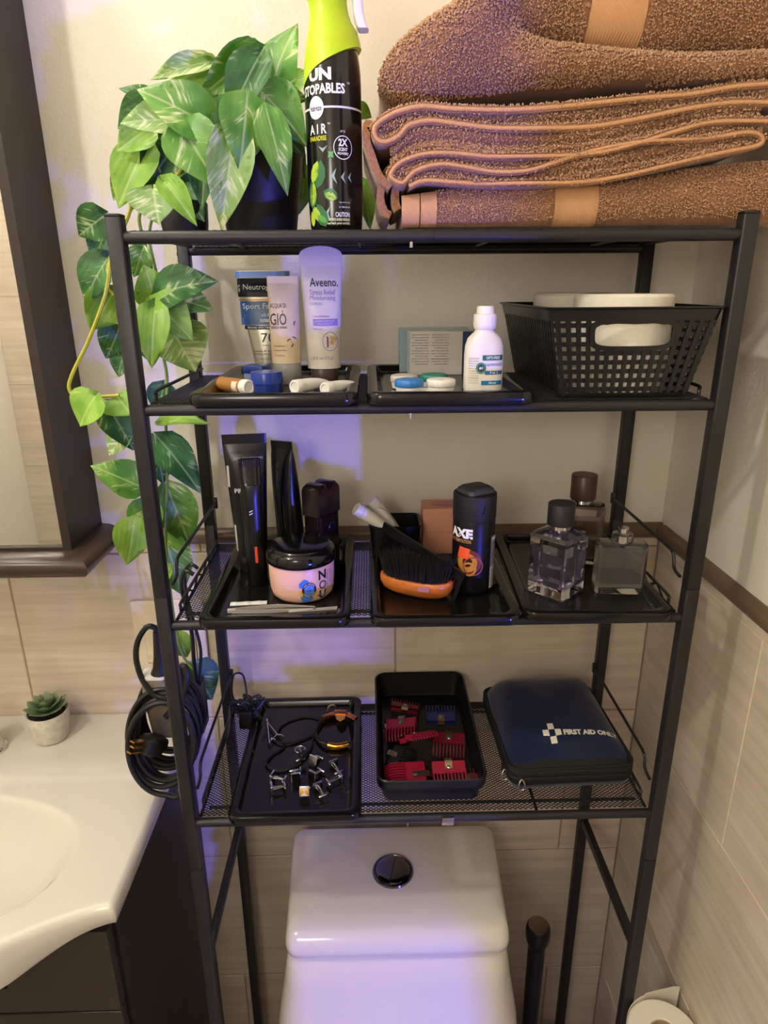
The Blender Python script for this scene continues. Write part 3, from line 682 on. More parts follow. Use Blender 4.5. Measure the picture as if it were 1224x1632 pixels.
VINE = [
    ((-0.2992, 0.1000, 1.7176), (-0.3343, 0.0800, 1.6606), 0.0388, 'l'),
    ((-0.2720, 0.1200, 1.7247), (-0.3039, 0.0900, 1.6751), 0.0425, 'd'),
    ((-0.2786, 0.0350, 1.6668), (-0.2726, 0.0200, 1.6367), 0.0413, 'p'),
    ((-0.2653, 0.0300, 1.6729), (-0.2355, 0.0160, 1.6384), 0.0198, 'l'),
    ((-0.3007, 0.1500, 1.7435), (-0.3284, 0.1300, 1.7044), 0.0339, 'v'),
    ((-0.3337, 0.1300, 1.6956), (-0.3476, 0.1200, 1.6690), 0.0211, 'p'),
    ((-0.2836, 0.1400, 1.7134), (-0.2663, 0.1200, 1.6596), 0.0339, 'd'),
    ((-0.3106, 0.1200, 1.7102), (-0.3288, 0.1100, 1.6589), 0.0276, 'v'),
    ((-0.2663, 0.1000, 1.6762), (-0.2427, 0.0800, 1.6455), 0.0273, 'd'),
    ((-0.3541, 0.1000, 1.6491), (-0.3873, 0.1000, 1.6289), 0.0317, 'd'),
    ((-0.3691, 0.1400, 1.6389), (-0.3835, 0.1300, 1.6026), 0.0262, 'd'),
    ((-0.3670, 0.1300, 1.6066), (-0.4021, 0.1200, 1.5633), 0.0350, 'd'),
    ((-0.3681, 0.1400, 1.5720), (-0.3972, 0.1300, 1.5244), 0.0404, 'l'),
    ((-0.3752, 0.1600, 1.5277), (-0.3906, 0.1500, 1.4907), 0.0343, 'd'),
    ((-0.3749, 0.1700, 1.4979), (-0.3934, 0.1700, 1.4666), 0.0239, 'd'),
    ((-0.3315, 0.1500, 1.6183), (-0.3424, 0.1400, 1.5874), 0.0238, 'v'),
    ((-0.3177, 0.1300, 1.5576), (-0.3215, 0.1200, 1.5978), 0.0387, 'l'),
    ((-0.3106, 0.1200, 1.5675), (-0.2424, 0.0900, 1.5853), 0.0410, 'd'),
    ((-0.3141, 0.1400, 1.5631), (-0.2556, 0.1100, 1.5617), 0.0451, 'v'),
    ((-0.3130, 0.1100, 1.5580), (-0.2695, 0.0900, 1.5238), 0.0392, 'l'),
    ((-0.3053, 0.0850, 1.5531), (-0.3109, 0.0600, 1.4935), 0.0296, 'l'),
    ((-0.3048, 0.1400, 1.5253), (-0.2766, 0.1250, 1.4802), 0.0550, 'p'),
    ((-0.3441, 0.1600, 1.5289), (-0.3477, 0.1600, 1.4869), 0.0265, 'd'),
    ((-0.3883, 0.0900, 1.4532), (-0.4123, 0.0800, 1.4226), 0.0399, 'l'),
    ((-0.3702, 0.1100, 1.4499), (-0.3535, 0.1000, 1.4302), 0.0379, 'l'),
    ((-0.3910, 0.1300, 1.4346), (-0.3616, 0.1200, 1.3839), 0.0359, 'd'),
    ((-0.3759, 0.1400, 1.3990), (-0.4003, 0.1300, 1.3739), 0.0288, 'p'),
    ((-0.3345, 0.1500, 1.4112), (-0.2703, 0.1200, 1.4210), 0.0210, 'l'),
    ((-0.3383, 0.1400, 1.3937), (-0.2804, 0.1100, 1.3383), 0.0401, 'd'),
    ((-0.3637, 0.1300, 1.3301), (-0.4120, 0.1100, 1.3652), 0.0390, 'v'),
    ((-0.3698, 0.1100, 1.2924), (-0.3767, 0.0900, 1.2364), 0.0387, 'l'),
    ((-0.3600, 0.1400, 1.3063), (-0.3692, 0.1300, 1.2588), 0.0365, 'v'),
    ((-0.3524, 0.2050, 1.3039), (-0.3265, 0.1950, 1.2196), 0.0462, 'v'),
    ((-0.3628, 0.2000, 1.2299), (-0.3438, 0.1900, 1.1445), 0.0453, 'v'),
    ((-0.3440, 0.1500, 1.2071), (-0.3696, 0.1500, 1.1798), 0.0208, 'l'),
    ((-0.3586, 0.1900, 1.0823), (-0.3492, 0.1900, 1.0369), 0.0264, 'l'),
    ((-0.3469, 0.1950, 1.0250), (-0.3125, 0.1850, 0.9658), 0.0521, 'd'),
    ((-0.3304, 0.1700, 1.4564), (-0.3446, 0.1700, 1.4174), 0.0292, 'd'),
    ((-0.3735, 0.1700, 1.4341), (-0.3854, 0.1700, 1.3928), 0.0294, 'd'),
    ((-0.3506, 0.1700, 1.3652), (-0.3421, 0.1600, 1.3261), 0.0285, 'd')]
for r_ in IVY: leaf(ivy, *r_)
for r_ in VINE: leaf(vine, *r_)
def stem(parent, pts, r, m, name='stem'):
    o = Vector(parent.location); b = B(); b.tube([p - o for p in spline(pts, 5)], r, 6); b.build(name, m, parent)
stem(vine, [(-0.2853, 0.1050, 1.6518), (-0.2859, 0.1050, 1.6831), (-0.2975, 0.1050, 1.7004), (-0.3166, 0.1050, 1.6771), (-0.3298, 0.1050, 1.6488), (-0.3512, 0.1050, 1.6134), (-0.3662, 0.1050, 1.5667), (-0.3939, 0.1050, 1.5146), (-0.4149, 0.1050, 1.4823), (-0.4241, 0.1050, 1.4617), (-0.4155, 0.1050, 1.4497), (-0.3922, 0.1050, 1.4509), (-0.3658, 0.1050, 1.4522)], .0022, STEM)
stem(vine, [(-0.2912, 0.1000, 1.6482), (-0.2798, 0.1000, 1.6763), (-0.2642, 0.1000, 1.6958)], .0019, STEM)
stem(vine, [(-0.3623, 0.1250, 1.6064), (-0.3717, 0.1250, 1.5804), (-0.3635, 0.1250, 1.5665)], .0017, STEM)
stem(vine, [(-0.3129, 0.1650, 1.6646), (-0.3243, 0.1650, 1.6680), (-0.3363, 0.1650, 1.6544), (-0.3348, 0.1650, 1.6303), (-0.3292, 0.1650, 1.6020), (-0.3298, 0.1650, 1.5584), (-0.3288, 0.1650, 1.5133), (-0.3246, 0.1650, 1.4665), (-0.3316, 0.1650, 1.4182), (-0.3356, 0.1650, 1.3679), (-0.3424, 0.1650, 1.3070), (-0.3512, 0.1650, 1.2432), (-0.3533, 0.1650, 1.1765), (-0.3520, 0.1650, 1.1064), (-0.3460, 0.1650, 1.0595), (-0.3351, 0.1650, 1.0391)], .002, STEMG)
stem(vine, [(-0.3015, 0.1500, 1.6616), (-0.3137, 0.1500, 1.6563), (-0.3228, 0.1500, 1.6292), (-0.3188, 0.1500, 1.5874), (-0.3198, 0.1500, 1.5659)], .0018, STEMG)
stem(vine, [(-0.3176, 0.1250, 1.5577), (-0.3054, 0.1250, 1.5618), (-0.3121, 0.1250, 1.5675)], .0016, STEM)
stem(ivy, [(-0.1780, 0.1150, 1.7089), (-0.1794, 0.1150, 1.7392), (-0.1813, 0.1150, 1.7803), (-0.1756, 0.1150, 1.8064)], .0019, STEMG)
stem(ivy, [(-0.1894, 0.1000, 1.7065), (-0.2005, 0.1000, 1.7362), (-0.2292, 0.1000, 1.7479), (-0.2329, 0.1000, 1.7363)], .0019, STEMG)
stem(ivy, [(-0.1686, 0.1500, 1.7147), (-0.1461, 0.1500, 1.7369), (-0.1369, 0.1500, 1.7210), (-0.1362, 0.1500, 1.7030)], .0017, STEMG)
stem(ivy, [(-0.1650, 0.1500, 1.7147), (-0.1520, 0.1500, 1.7587), (-0.1435, 0.1500, 1.7891), (-0.1363, 0.1500, 1.7939)], .0017, STEMG)
stem(ivy, [(-0.1729, 0.1250, 1.7043), (-0.1907, 0.1250, 1.7473), (-0.2260, 0.1250, 1.7712), (-0.2551, 0.1250, 1.7829)], .0017, STEMG)

# ------------------------------------------------------------------ air freshener
af = thing('air_freshener', 'black air freshener spray bottle with a lime green trigger head', 'spray bottle', (-.0975, .054, MZ[0]))
BLK = mat('gloss_black_label', '#0c0c0d', .18, coat=.3); LIME = mat('lime_plastic', '#b5d21e', .38)
RB = .0280
b = B(); b.lathe([(0, 0), (.0245, 0), (.0262, .0015), (.0268, .006), (.0272, .012), (RB, .03), (RB, .132), (.0277, .142), (.0268, .152), (.025, .162), (.022, .172), (.0, .174)], 56); b.build('bottle', BLK, af, smooth=50)
# head: shroud with a slanting lower edge, waisted neck, nozzle block
def headring(z, r, dx=0, e=2.0, tilt=0.0, ry=None):
    return [(x + dx, y, z + tilt * x - .018 * tilt * max(0, -x / r) ** 4) for x, y, _ in ell(r, ry or r, 40, e)]
b = B(); b.loft([headring(0.151, .0288, 0, 2, .46), headring(0.152, .0284, 0, 2, .46), headring(0.162, .0275, 0, 2, .30), headring(0.174, .0250, 0, 2, .16), headring(0.184, .0208, -.001, 2, .05), headring(0.194, .0186, -.002), headring(0.202, .0184, -.003), headring(0.210, .0205, -.004, 2.3),
   headring(0.217, .0262, -.005, 2.6), headring(0.226, .029, -.005, 3, 0, .024), headring(0.250, .029, -.005, 3, 0, .022), headring(0.260, .026, -.005, 3, 0, .019), headring(0.262, .022, -.005, 3, 0, .015)])
b.build('trigger_head', LIME, af, smooth=60)
b = B(); b.loft([[(x + cx, y, z) for x, y in rr(.010, .016, .003, 4)] for cx, z in ((.0275, 0.236), (.0265, 0.219), (.0255, 0.204), (.0265, 0.192), (.0295, 0.182), (.031, .180))]); b.build('trigger', mat('clear_white_trigger', '#e9e6df', .3), af, smooth=60)
W_ = cylwrap(RB)
A = -0.0165                                                            # the label is turned a little to the left
HOLO = mat('holo_print', '#e9efe2', .3)
lettering(af, HOLO, W_, [('UN', A + .0045, .1372, dict(w=.0240, h=.0105, bold=.05)), ('STOPABLES', -.0105, .1252, dict(w=.0470, h=.0088, bold=.035)), ('TM', .0165, .1300, dict(w=.003, h=.0018)),
   ('A I R', A + .0008, .0915, dict(w=.0195, h=.0085, bold=.02)), ('TM', A + .0128, .0955, dict(w=.0028, h=.0016)), ('UP TO', .0098, .0890, dict(w=.0050, h=.0018)),
   ('2X', .0098, .0795, dict(w=.0092, h=.0066, bold=.035)), ('SCENT', .0098, .0735, dict(w=.0092, h=.0030, bold=.03)), ('POWER\u2020', .0098, .0695, dict(w=.0110, h=.0030, bold=.03)),
   ('*Up to 2X scent', .0100, .0262, dict(w=.0115, h=.0017)), ('vs. febreze air', .0100, .0222, dict(w=.0115, h=.0017)), ('CAUTION:', .0080, .0152, dict(w=.0150, h=.0045, bold=.02)),
   ('CONTENTS UNDER PRESSURE.', .0035, .0105, dict(w=.0240, h=.0024, bold=.02)), ('Read back panel carefully.', .0035, .0070, dict(w=.0240, h=.0030, bold=.01))])
lettering(af, mat('yellow_print', '#c9cf1d', .4), W_, [('PARADISE', A + .0005, .0835, dict(w=.0195, h=.0042, bold=.02))])
b = B(); patch(b, W_, -.0385, .040, .1088, .1106, 28, 1); b.build('label_band', mat('silver_print', '#dcdcdc', .3), af, smooth=0)
b = B(); blob(b, cylwrap(RB, .0006), A, .1096, .0084, .0098, 28); b.build('label_badge', mat('white_badge', '#f4f4f4', .4), af, smooth=0)
lettering(af, mat('navy_print', '#1c2e63', .4), cylwrap(RB, .0009), [('febreze', A, .1093, dict(w=.0130, h=.0050, bold=.01))])
b = B(); blob(b, W_, .0098, .0750, .0096, .0105, 32, r0=.93); b.build('label_ring', INKW, af, smooth=0)
lf = [(0, -.5), (.20, -.32), (.28, -.05), (.22, .25), (0, .5), (-.22, .25), (-.28, -.05), (-.20, -.32)]
def lprint(m, rows):
    b = B()
    for u, v, s, a, wd in rows:
        c, s_ = math.cos(R(a)), math.sin(R(a)); polyp(b, cylwrap(RB, .0004 + .0001 * len(b.f) / 1024), [((x*wd*c - y*s_), (x*wd*s_ + y*c)) for x, y in lf], A+u, v, s)
    b.build('leaf_print', m, af, smooth=0)
lprint(mat('print_dark_green', '#2f6b3c', .3), [(.001, .0520, .026, -12, 1.0), (.002, .0150, .024, 25, 1.0), (-.0095, .034, .026, 5, 1.0), (.0125, .0335, .016, 65, 1.3)])
lprint(mat('print_lime', '#a9c93a', .3), [(-.0045, .0545, .021, -25, .9), (-.004, .0165, .019, 35, .8), (-.0080, .035, .022, -8, .8), (.0125, .0320, .013, 65, 1.0), (-.010, .012, .015, 10, .9)])
lprint(mat('print_mid_green', '#55a04c', .3), [(.0140, .0690, .008, 45, .7), (.0140, .0690, .008, -45, .7), (.003, .0115, .013, 60, .8)])
b = B()
for u, v, s in ((A + .006, .0740, 1), (.0005, .050, .9), (A + .010, .016, .9), (.0095, .049, .7), (.0165, .049, .6)):
    polyp(b, W_, [(-.005, .003), (0, -.001), (.005, .003), (0, -.0028)] if s == 1 else [(.0024, .008), (-.0018, 0), (.0028, -.008), (-.004, 0)], u, v, s)
b.build('print_mark', mat('print_grey_green', '#8fa79a', .4), af, smooth=0)

# ------------------------------------------------------------------ towels
def terry(name, c1, c2):
    t = NT(name); t.b.inputs['Roughness'].default_value = .95; t.b.inputs['Sheen Weight'].default_value = .25
    g = t.n('ShaderNodeTexCoord'); v = t.n('ShaderNodeTexNoise', i_Scale=420.0, i_Detail=2.0); t.l(g.outputs['Object'], v.inputs['Vector'])
    t.l(t.ramp(v.outputs['Fac'], [(.35, hexc(c1)), (.65, hexc(c2))]), t.b.inputs['Base Color']); t.bump(v.outputs['Fac'], .5, .002); return t.m
TERRY = terry('brown_terry', '#8d6244', '#a37656'); LOOP = terry('brown_terry_loop', '#b88a66', '#cfa680')
HEM = NT('brown_hem'); HEM.b.inputs['Roughness'].default_value = .85; HEM.b.inputs['Base Color'].default_value = (*hexc('#c9986c'), 1)
_g = HEM.n('ShaderNodeTexCoord'); _w = HEM.n('ShaderNodeTexWave', i_Scale=260.0, i_Distortion=.3); _w.bands_direction = 'DIAGONAL'; HEM.l(_g.outputs['Object'], _w.inputs['Vector']); HEM.bump(_w.outputs['Fac'], .4, .0008)
HEM = HEM.m
def noise3(p, s, seed=0):
    x, y, z = p; return (math.sin(x*s*1.3 + seed) * math.cos(y*s*1.7 + 2*seed) + math.sin(z*s*2.1 + x*s*.7 + seed) * .8 + math.sin((x+y+z)*s*.9 + 1.7*seed) * .6) / 2.4
def pile(towel, density, keep=None, seed=1, ln=.0029, wd=.00098):
    """terry loops standing on the towel's visible faces: one mesh of small tufts"""
    me = towel.data; me.calc_loop_triangles(); rg = np.random.default_rng(seed)
    n = len(me.vertices); V = np.empty(n * 3); me.vertices.foreach_get('co', V); V = V.reshape(-1, 3)
    tr = np.empty(len(me.loop_triangles) * 3, dtype=np.int32); me.loop_triangles.foreach_get('vertices', tr); tr = tr.reshape(-1, 3)
    a, b_, c = V[tr[:, 0]], V[tr[:, 1]], V[tr[:, 2]]; nn = np.cross(b_ - a, c - a); ar = np.linalg.norm(nn, axis=1) / 2; ok = ar > 1e-10
    nn = nn / (np.maximum(ar, 1e-12)[:, None] * 2); cen = (a + b_ + c) / 3
    if keep is not None: ok &= keep(cen, nn)
    ar = np.where(ok, ar, 0); cnt = int(ar.sum() * density); idx = rg.choice(len(ar), cnt, p=ar / ar.sum())
    u, v = rg.random(cnt), rg.random(cnt); fl = u + v > 1; u[fl], v[fl] = 1 - u[fl], 1 - v[fl]
    P = a[idx] + (b_[idx] - a[idx]) * u[:, None] + (c[idx] - a[idx]) * v[:, None]; N = nn[idx] + rg.normal(0, .48, (cnt, 3)); N[:, 2] -= .15
    N /= np.linalg.norm(N, axis=1)[:, None]; t1 = np.cross(N, rg.normal(0, 1, (cnt, 3))); t1 /= np.linalg.norm(t1, axis=1)[:, None]; t2 = np.cross(N, t1)
    Ls = (ln * rg.uniform(.7, 1.25, cnt))[:, None]; Ws = wd * rg.uniform(.8, 1.2, cnt)[:, None]
    ringc = P + N * Ls * .55
    vs = np.stack([P - N * .0004, ringc + t1 * Ws, ringc - t1 * Ws * .5 + t2 * Ws * .87, ringc - t1 * Ws * .5 - t2 * Ws * .87, P + N * Ls], 1).reshape(-1, 3)
    base = (np.arange(cnt) * 5)[:, None, None]; tri = np.array([[0, 2, 1], [0, 3, 2], [0, 1, 3], [4, 1, 2], [4, 2, 3], [4, 3, 1]])[None] + base
    m2 = bpy.data.meshes.new('terry_pile'); nf = cnt * 6
    m2.vertices.add(len(vs)); m2.vertices.foreach_set('co', vs.ravel()); m2.loops.add(nf * 3); m2.loops.foreach_set('vertex_index', tri.ravel().astype(np.int32))
    m2.polygons.add(nf); m2.polygons.foreach_set('loop_start', np.arange(0, nf * 3, 3, dtype=np.int32)); m2.update(calc_edges=True); m2.shade_smooth()
    m2.materials.append(LOOP); o = bpy.data.objects.new('terry_pile', m2); COL.objects.link(o); o.parent = towel; stuff(o); return o
seen = lambda c, n: (n[:, 2] > -.55) & ((n @ np.array([.05, -.9, -.1]) > -.25) | (n[:, 0] < -.4) & (c[:, 1] < .12))
TX1 = .349
# bottom folded bath towel: swept along x, rounded fold towards the room
def sweep(prof_at, xs, wob, seed):
    b = B(); rings = []
    for i, x in enumerate(xs):
        ring = []
        for (y, z) in prof_at(i / (len(xs) - 1)):
            p = (x, y, z); d = wob * noise3(p, 34, seed) + wob * .5 * noise3(p, 90, seed + 2)
            ring.append((x + d * .3, y + d, z + d * .35))
        rings.append(ring)
    b.loft(rings); return b
def fold_prof(y0, y1, z0, z1, n=9):
    h = (z1 - z0) / 2; zc = (z0 + z1) / 2; pr = []
    for k in range(n): a = math.pi * (.5 + k / (n - 1)); pr.append((y0 + h * .62 + h * .62 * math.cos(a), zc + h * math.sin(a)))
    for t in (.2, .4, .6, .8, 1): pr.append((y0 + h + (y1 - y0 - h) * t, z0))
    for t in (1, .8, .6, .4, .2): pr.append((y0 + h + (y1 - y0 - h) * t, z1))
    return pr
tz0 = MZ[0] + .0022
xs = list(np.linspace(-.030, TX1, 64))
t1 = thing('bath_towel', 'folded brown bath towel at the bottom of the towel stack', 'towel', (0, 0, 0), group='brown towels on the top shelf')
bt = sweep(lambda t: fold_prof(.0098, .232, tz0, 1.6575 + .030 * t + .002 * math.sin(9 * t)), xs, .0016, 1).build('towel_body', TERRY, t1, smooth=80)
pile(bt, 290000, lambda c, n: seen(c, n) & ((c[:, 0] < .118) | (c[:, 0] > .163)) & (c[:, 0] > .003) & (c[:, 1] < .06), 2)
def bandstrip(x0, x1, parent, name, off, zt):
    b = B(); rings = []
    for i in range(7):
        x = x0 + (x1 - x0) * i / 6; t = (x + .030) / (TX1 + .030); pr = fold_prof(.0098 - off, .14, tz0 - .0005, zt + .030 * t + .002 * math.sin(9 * t) + .0005)[:9]
        rings.append([(x, y, z) for y, z in pr] )
    b.loft(rings, False, False, closed=False); return b.build(name, HEM, parent, smooth=80)
bandstrip(-.0315, -.014, t1, 'hem', .0035, 1.6575); bandstrip(-.0128, .0030, t1, 'hem', .0030, 1.6575); bandstrip(.119, .162, t1, 'dobby_band', .0012, 1.6575)
for x in (.1215, .1595):
    bandstrip(x, x + .0012, t1, 'band_seam', .0024, 1.6575)
# folded towels seen edge on: ribbons running front to back
def ribbon(name, label, path, th, y0, y1, hems, seed, reps=6):
    t = thing(name, label, 'towel', (0, 0, 0), group='brown towels on the top shelf')
    P = [Vector((x, 0, z)) for x, z in path]; P = spline(P, reps); b = B(); ny_ = 9; rings = []
    for j in range(ny_):
        y = y0 + (y1 - y0) * j / (ny_ - 1); L = []; Rr = []
        for i, p in enumerate(P):
            a, c = P[max(i-1, 0)], P[min(i+1, len(P)-1)]; tg = (c - a).normalized(); nr = Vector((-tg.z, 0, tg.x))
            wv = .0024 * noise3((p.x, y, p.z), 30, seed); q = p + nr * wv
            L.append(tuple(Vector((q.x, y + .0018 * noise3((p.x, 0, p.z), 50, seed + 3), q.z)) + nr * th / 2)); Rr.append(tuple(Vector((q.x, y + .0018 * noise3((p.x, 0, p.z), 50, seed + 3), q.z)) - nr * th / 2))
        rings.append(L + Rr[::-1])
    b.loft(rings); body = b.build('towel_body', TERRY, t, smooth=80)
    b = B(); r0 = rings[0]; n = len(P); mid = [((Vector(r0[i]) + Vector(r0[2*n-1-i])) / 2) for i in range(n)]
    b.tube([m + Vector((0, -.0005, 0)) for m in mid], th * .31, 8); b.build('hem', HEM, t, smooth=80)
    # the towel's inner layers, a little behind the hems
    b = B(); rings = []; q = [(p.x, p.z) for p in P]
    for i in range(50):
        x = max(min(v[0] for v in q) + .004, -.058) + i / 49 * (TX1 - .001 - max(min(v[0] for v in q) + .004, -.058)); zz = []
        for (xa, za), (xb, zb) in zip(q[:-1], q[1:]):
            if (xa - x) * (xb - x) <= 0 and xa != xb: zz.append(za + (zb - za) * (x - xa) / (xb - xa))
        if len(zz) < 2: continue
        lo_, hi_ = min(zz), max(zz); k = len(rings)
        if hi_ - lo_ < .002: continue
        yy = .0055 + .0025 * noise3((x, 0, lo_), 45, seed)
        rings.append([(x, y1 - .004, lo_), (x, y0 + yy + .004, lo_)] + [(x, y0 + yy + .0028 * math.cos(5 * math.pi * f_), lo_ + (hi_ - lo_) * f_) for f_ in (.06, .2, .4, .6, .8, .94)] + [(x, y0 + yy + .004, hi_), (x, y1 - .004, hi_)])
    b.loft(rings); cr = b.build('inner_layers', TERRY, t, smooth=80); pile(cr, 210000, lambda c, n: (c[:, 1] < y0 + .02), seed + 20)
    return t, body, q
TUP = [(0.3335, 1.7485), (0.2788, 1.7464), (0.2387, 1.7410), (0.1912, 1.7372), (0.1246, 1.7318), (0.0643, 1.7269), (0.0165, 1.7275), (-0.0153, 1.7304), (-0.0413, 1.7257), (-0.0579, 1.7154), (-0.0567, 1.7041), (-0.0471, 1.7006), (-0.0343, 1.7060), (-0.0247, 1.7153), (-0.0056, 1.7197), (0.0200, 1.7174), (0.0554, 1.7134), (0.1005, 1.7127), (0.1455, 1.7143), (0.1931, 1.7210), (0.2404, 1.7288), (0.2815, 1.7337), (0.3364, 1.7333)]
TLO = [(0.3378, 1.7197), (0.2928, 1.7181), (0.2576, 1.7154), (0.2263, 1.7078), (0.1948, 1.7007), (0.1596, 1.6951), (0.1210, 1.6909), (0.0822, 1.6878), (0.0498, 1.6873), (0.0173, 1.6909), (-0.0118, 1.6910), (-0.0344, 1.6841), (-0.0435, 1.6725), (-0.0311, 1.6651), (-0.0181, 1.6768), (0.0045, 1.6829), (0.0273, 1.6816), (0.0567, 1.6780), (0.0893, 1.6785), (0.1279, 1.6865), (0.1661, 1.6951), (0.2107, 1.7030), (0.2558, 1.7057), (0.2912, 1.7085), (0.3064, 1.7050), (0.3060, 1.6981), (0.2777, 1.6913), (0.2330, 1.6827), (0.1879, 1.6752), (0.1425, 1.6683), (0.0968, 1.6643), (0.0508, 1.6639), (0.0179, 1.6670), (-0.0099, 1.6695), (-0.0252, 1.6651)]
ta, ba_, qa = ribbon('hand_towel', 'folded brown hand towel resting under the thick rolled bath towel', TUP, .0062, .000, .225, True, 1)
tb_, bb_, qb = ribbon('hand_towel', 'folded brown hand towel pressed between the bottom bath towel and another hand towel', TLO, .0054, -.002, .222, True, 5)
pile(ba_, 200000, lambda c, n: (n[:, 2] > .2) & (c[:, 1] < .10), 5, ln=.0026); pile(bb_, 200000, lambda c, n: (n[:, 2] > .2) & (c[:, 1] < .10), 6, ln=.0026)
def zspan(q, x):
    zz = [za + (zb - za) * (x - xa) / (xb - xa) for (xa, za), (xb, zb) in zip(q[:-1], q[1:]) if (xa - x) * (xb - x) <= 0 and xa != xb]
    return (min(zz), max(zz)) if len(zz) > 1 else None
b = B(); rings = []
for i in range(56):                                                    # layers folded inward between the two hems
    x = -.048 + (TX1 - .001 + .048) * i / 55; lo_, hi_ = zspan(qb, x), zspan(qa, x)
    if lo_ and hi_ and hi_[0] - lo_[1] > .0012:
        l, h = lo_[1], hi_[0]; yy = .0045 + .003 * noise3((x, 0, l), 40, 3)
        rings.append([(x, .21, l), (x, yy + .004, l)] + [(x, yy + .003 * math.cos(4 * math.pi * f_), l + (h - l) * f_) for f_ in (.06, .25, .5, .75, .94)] + [(x, yy + .004, h), (x, .21, h)])
b.loft(rings); o = b.build('inner_layers', TERRY, tb_, smooth=80); pile(o, 210000, lambda c, n: c[:, 1] < .03, 31)
# drooping side folds of the hand towel
for k, pts in enumerate(([(-0.0251, 1.7078), (-0.0420, 1.7089), (-0.0553, 1.7121), (-0.0636, 1.7196), (-0.0650, 1.7057), (-0.0604, 1.6927), (-0.0532, 1.6752), (-0.0422, 1.6651)], [(-0.0264, 1.6892), (-0.0390, 1.6859), (-0.0479, 1.6763), (-0.0518, 1.6590), (-0.0481, 1.6456), (-0.0417, 1.6415)], [(-0.0257, 1.6821), (-0.0331, 1.6776), (-0.0369, 1.6664), (-0.0369, 1.6521), (-0.0344, 1.6457)])):
    P = spline([Vector((x, 0, z)) for x, z in pts], 5); b = B(); rings = []
    for j in range(7):
        y = (.012, .03, .02)[k] + .16 * j / 6; L = []; Rr = []
        for i, p in enumerate(P):
            a, c = P[max(i-1, 0)], P[min(i+1, len(P)-1)]; tg = (c - a).normalized(); nr = Vector((-tg.z, 0, tg.x)); th = .0075
            L.append((p.x + nr.x*th/2, y, p.z + nr.z*th/2)); Rr.append((p.x - nr.x*th/2, y, p.z - nr.z*th/2))
        rings.append(L + Rr[::-1])
    b.loft(rings); o = b.build('side_fold', TERRY, tb_, smooth=80)
# thick bath towel on top: two soft lobes with a deep crease between them
t3 = thing('bath_towel', 'thick plump brown bath towel lying on top of the towel stack', 'towel', (0, 0, 0), group='brown towels on the top shelf')
ZB = 1.7385
def lobes(t):
    zc = 1.7865 - .012 * (t - .35) + .004 * math.sin(7 * t)            # height of the crease
    z0 = ZB + .004 * math.sin(4 * t) + .018 * t; zt = 1.872; pr = []
    e = 1.0
    if t < .16: e = math.sqrt(max(0.02, 1 - (1 - t / .16) ** 2))
    for k in range(9): a = math.pi * (1.5 - k / 8); h = (zc - z0) / 2; pr.append((.034 + .036 * e * math.cos(a), (z0 + zc) / 2 + h * math.sin(a)))
    for k in range(9): a = math.pi * (1.5 - k / 8); h = (zt - zc) / 2; pr.append((.040 + .034 * e * math.cos(a), (zt + zc) / 2 + h * math.sin(a)))
    for s_ in (.3, .65, 1): pr.append((.04 + .19 * s_, zt - .004 * s_))
    for s_ in (1, .65, .3): pr.append((.034 + .196 * s_, z0))
    k = max(0.0, min(1.0, (t - .20) / .22)); k = k * k * (3 - 2 * k)     # the crease fades into one plump fold at the left end
    zm = (z0 + zt) / 2; hh = (zt - z0) / 2; big = []
    for i in range(18): a = math.pi * (1.5 - i / 17); big.append((.040 + .040 * e * math.cos(a), zm + hh * math.sin(a)))
    pr = [(big[i][0] * (1 - k) + pr[i][0] * k, big[i][1] * (1 - k) + pr[i][1] * k) if i < 18 else pr[i] for i in range(len(pr))]
    if t < .16: zm -= .012; pr = [(y, zm + (z - zm) * (.40 + .60 * e)) for y, z in pr]
    return pr
xs = [-.052, -.0505, -.048, -.044, -.038] + list(np.linspace(-.030, TX1 + .006, 70))
b = B(); rings = []
for i, x in enumerate(xs):
    t = (x + .052) / (TX1 + .058); ring = []
    for (y, z) in lobes(t):
        p = (x, y, z); d = .0052 * noise3(p, 22, 8) + .0026 * noise3(p, 62, 3); ring.append((x + d * .4 + min(.075, .060 * (max(0, z - 1.760) / .055) ** 2) * max(0, 1 - t / .33), y + d, z + d * .5))
    rings.append(ring)
b.loft(rings); tt = b.build('towel_body', TERRY, t3, smooth=80)
pile(tt, 270000, lambda c, n: (n[:, 2] > -.97) & (n[:, 1] < .3) & ((c[:, 0] < .1385) | (c[:, 0] > .191) | (c[:, 2] < 1.786)) & (c[:, 1] < .09) & (c[:, 2] < 1.86), 9, ln=.0033, wd=.00105)
b = B(); rings = []
for i in range(9):
    x = .139 + .0515 * i / 8; t = (x + .052) / (TX1 + .058); ring = []
    for (y, z) in lobes(t)[9:18]:
        p = (x, y, z); d = .0052 * noise3(p, 22, 8) + .0026 * noise3(p, 62, 3); ring.append((x + d * .4, y + d - .0012, z + d * .5))
    rings.append(ring)
b.loft(rings, False, False, closed=False); b.build('dobby_band', HEM, t3, smooth=80)

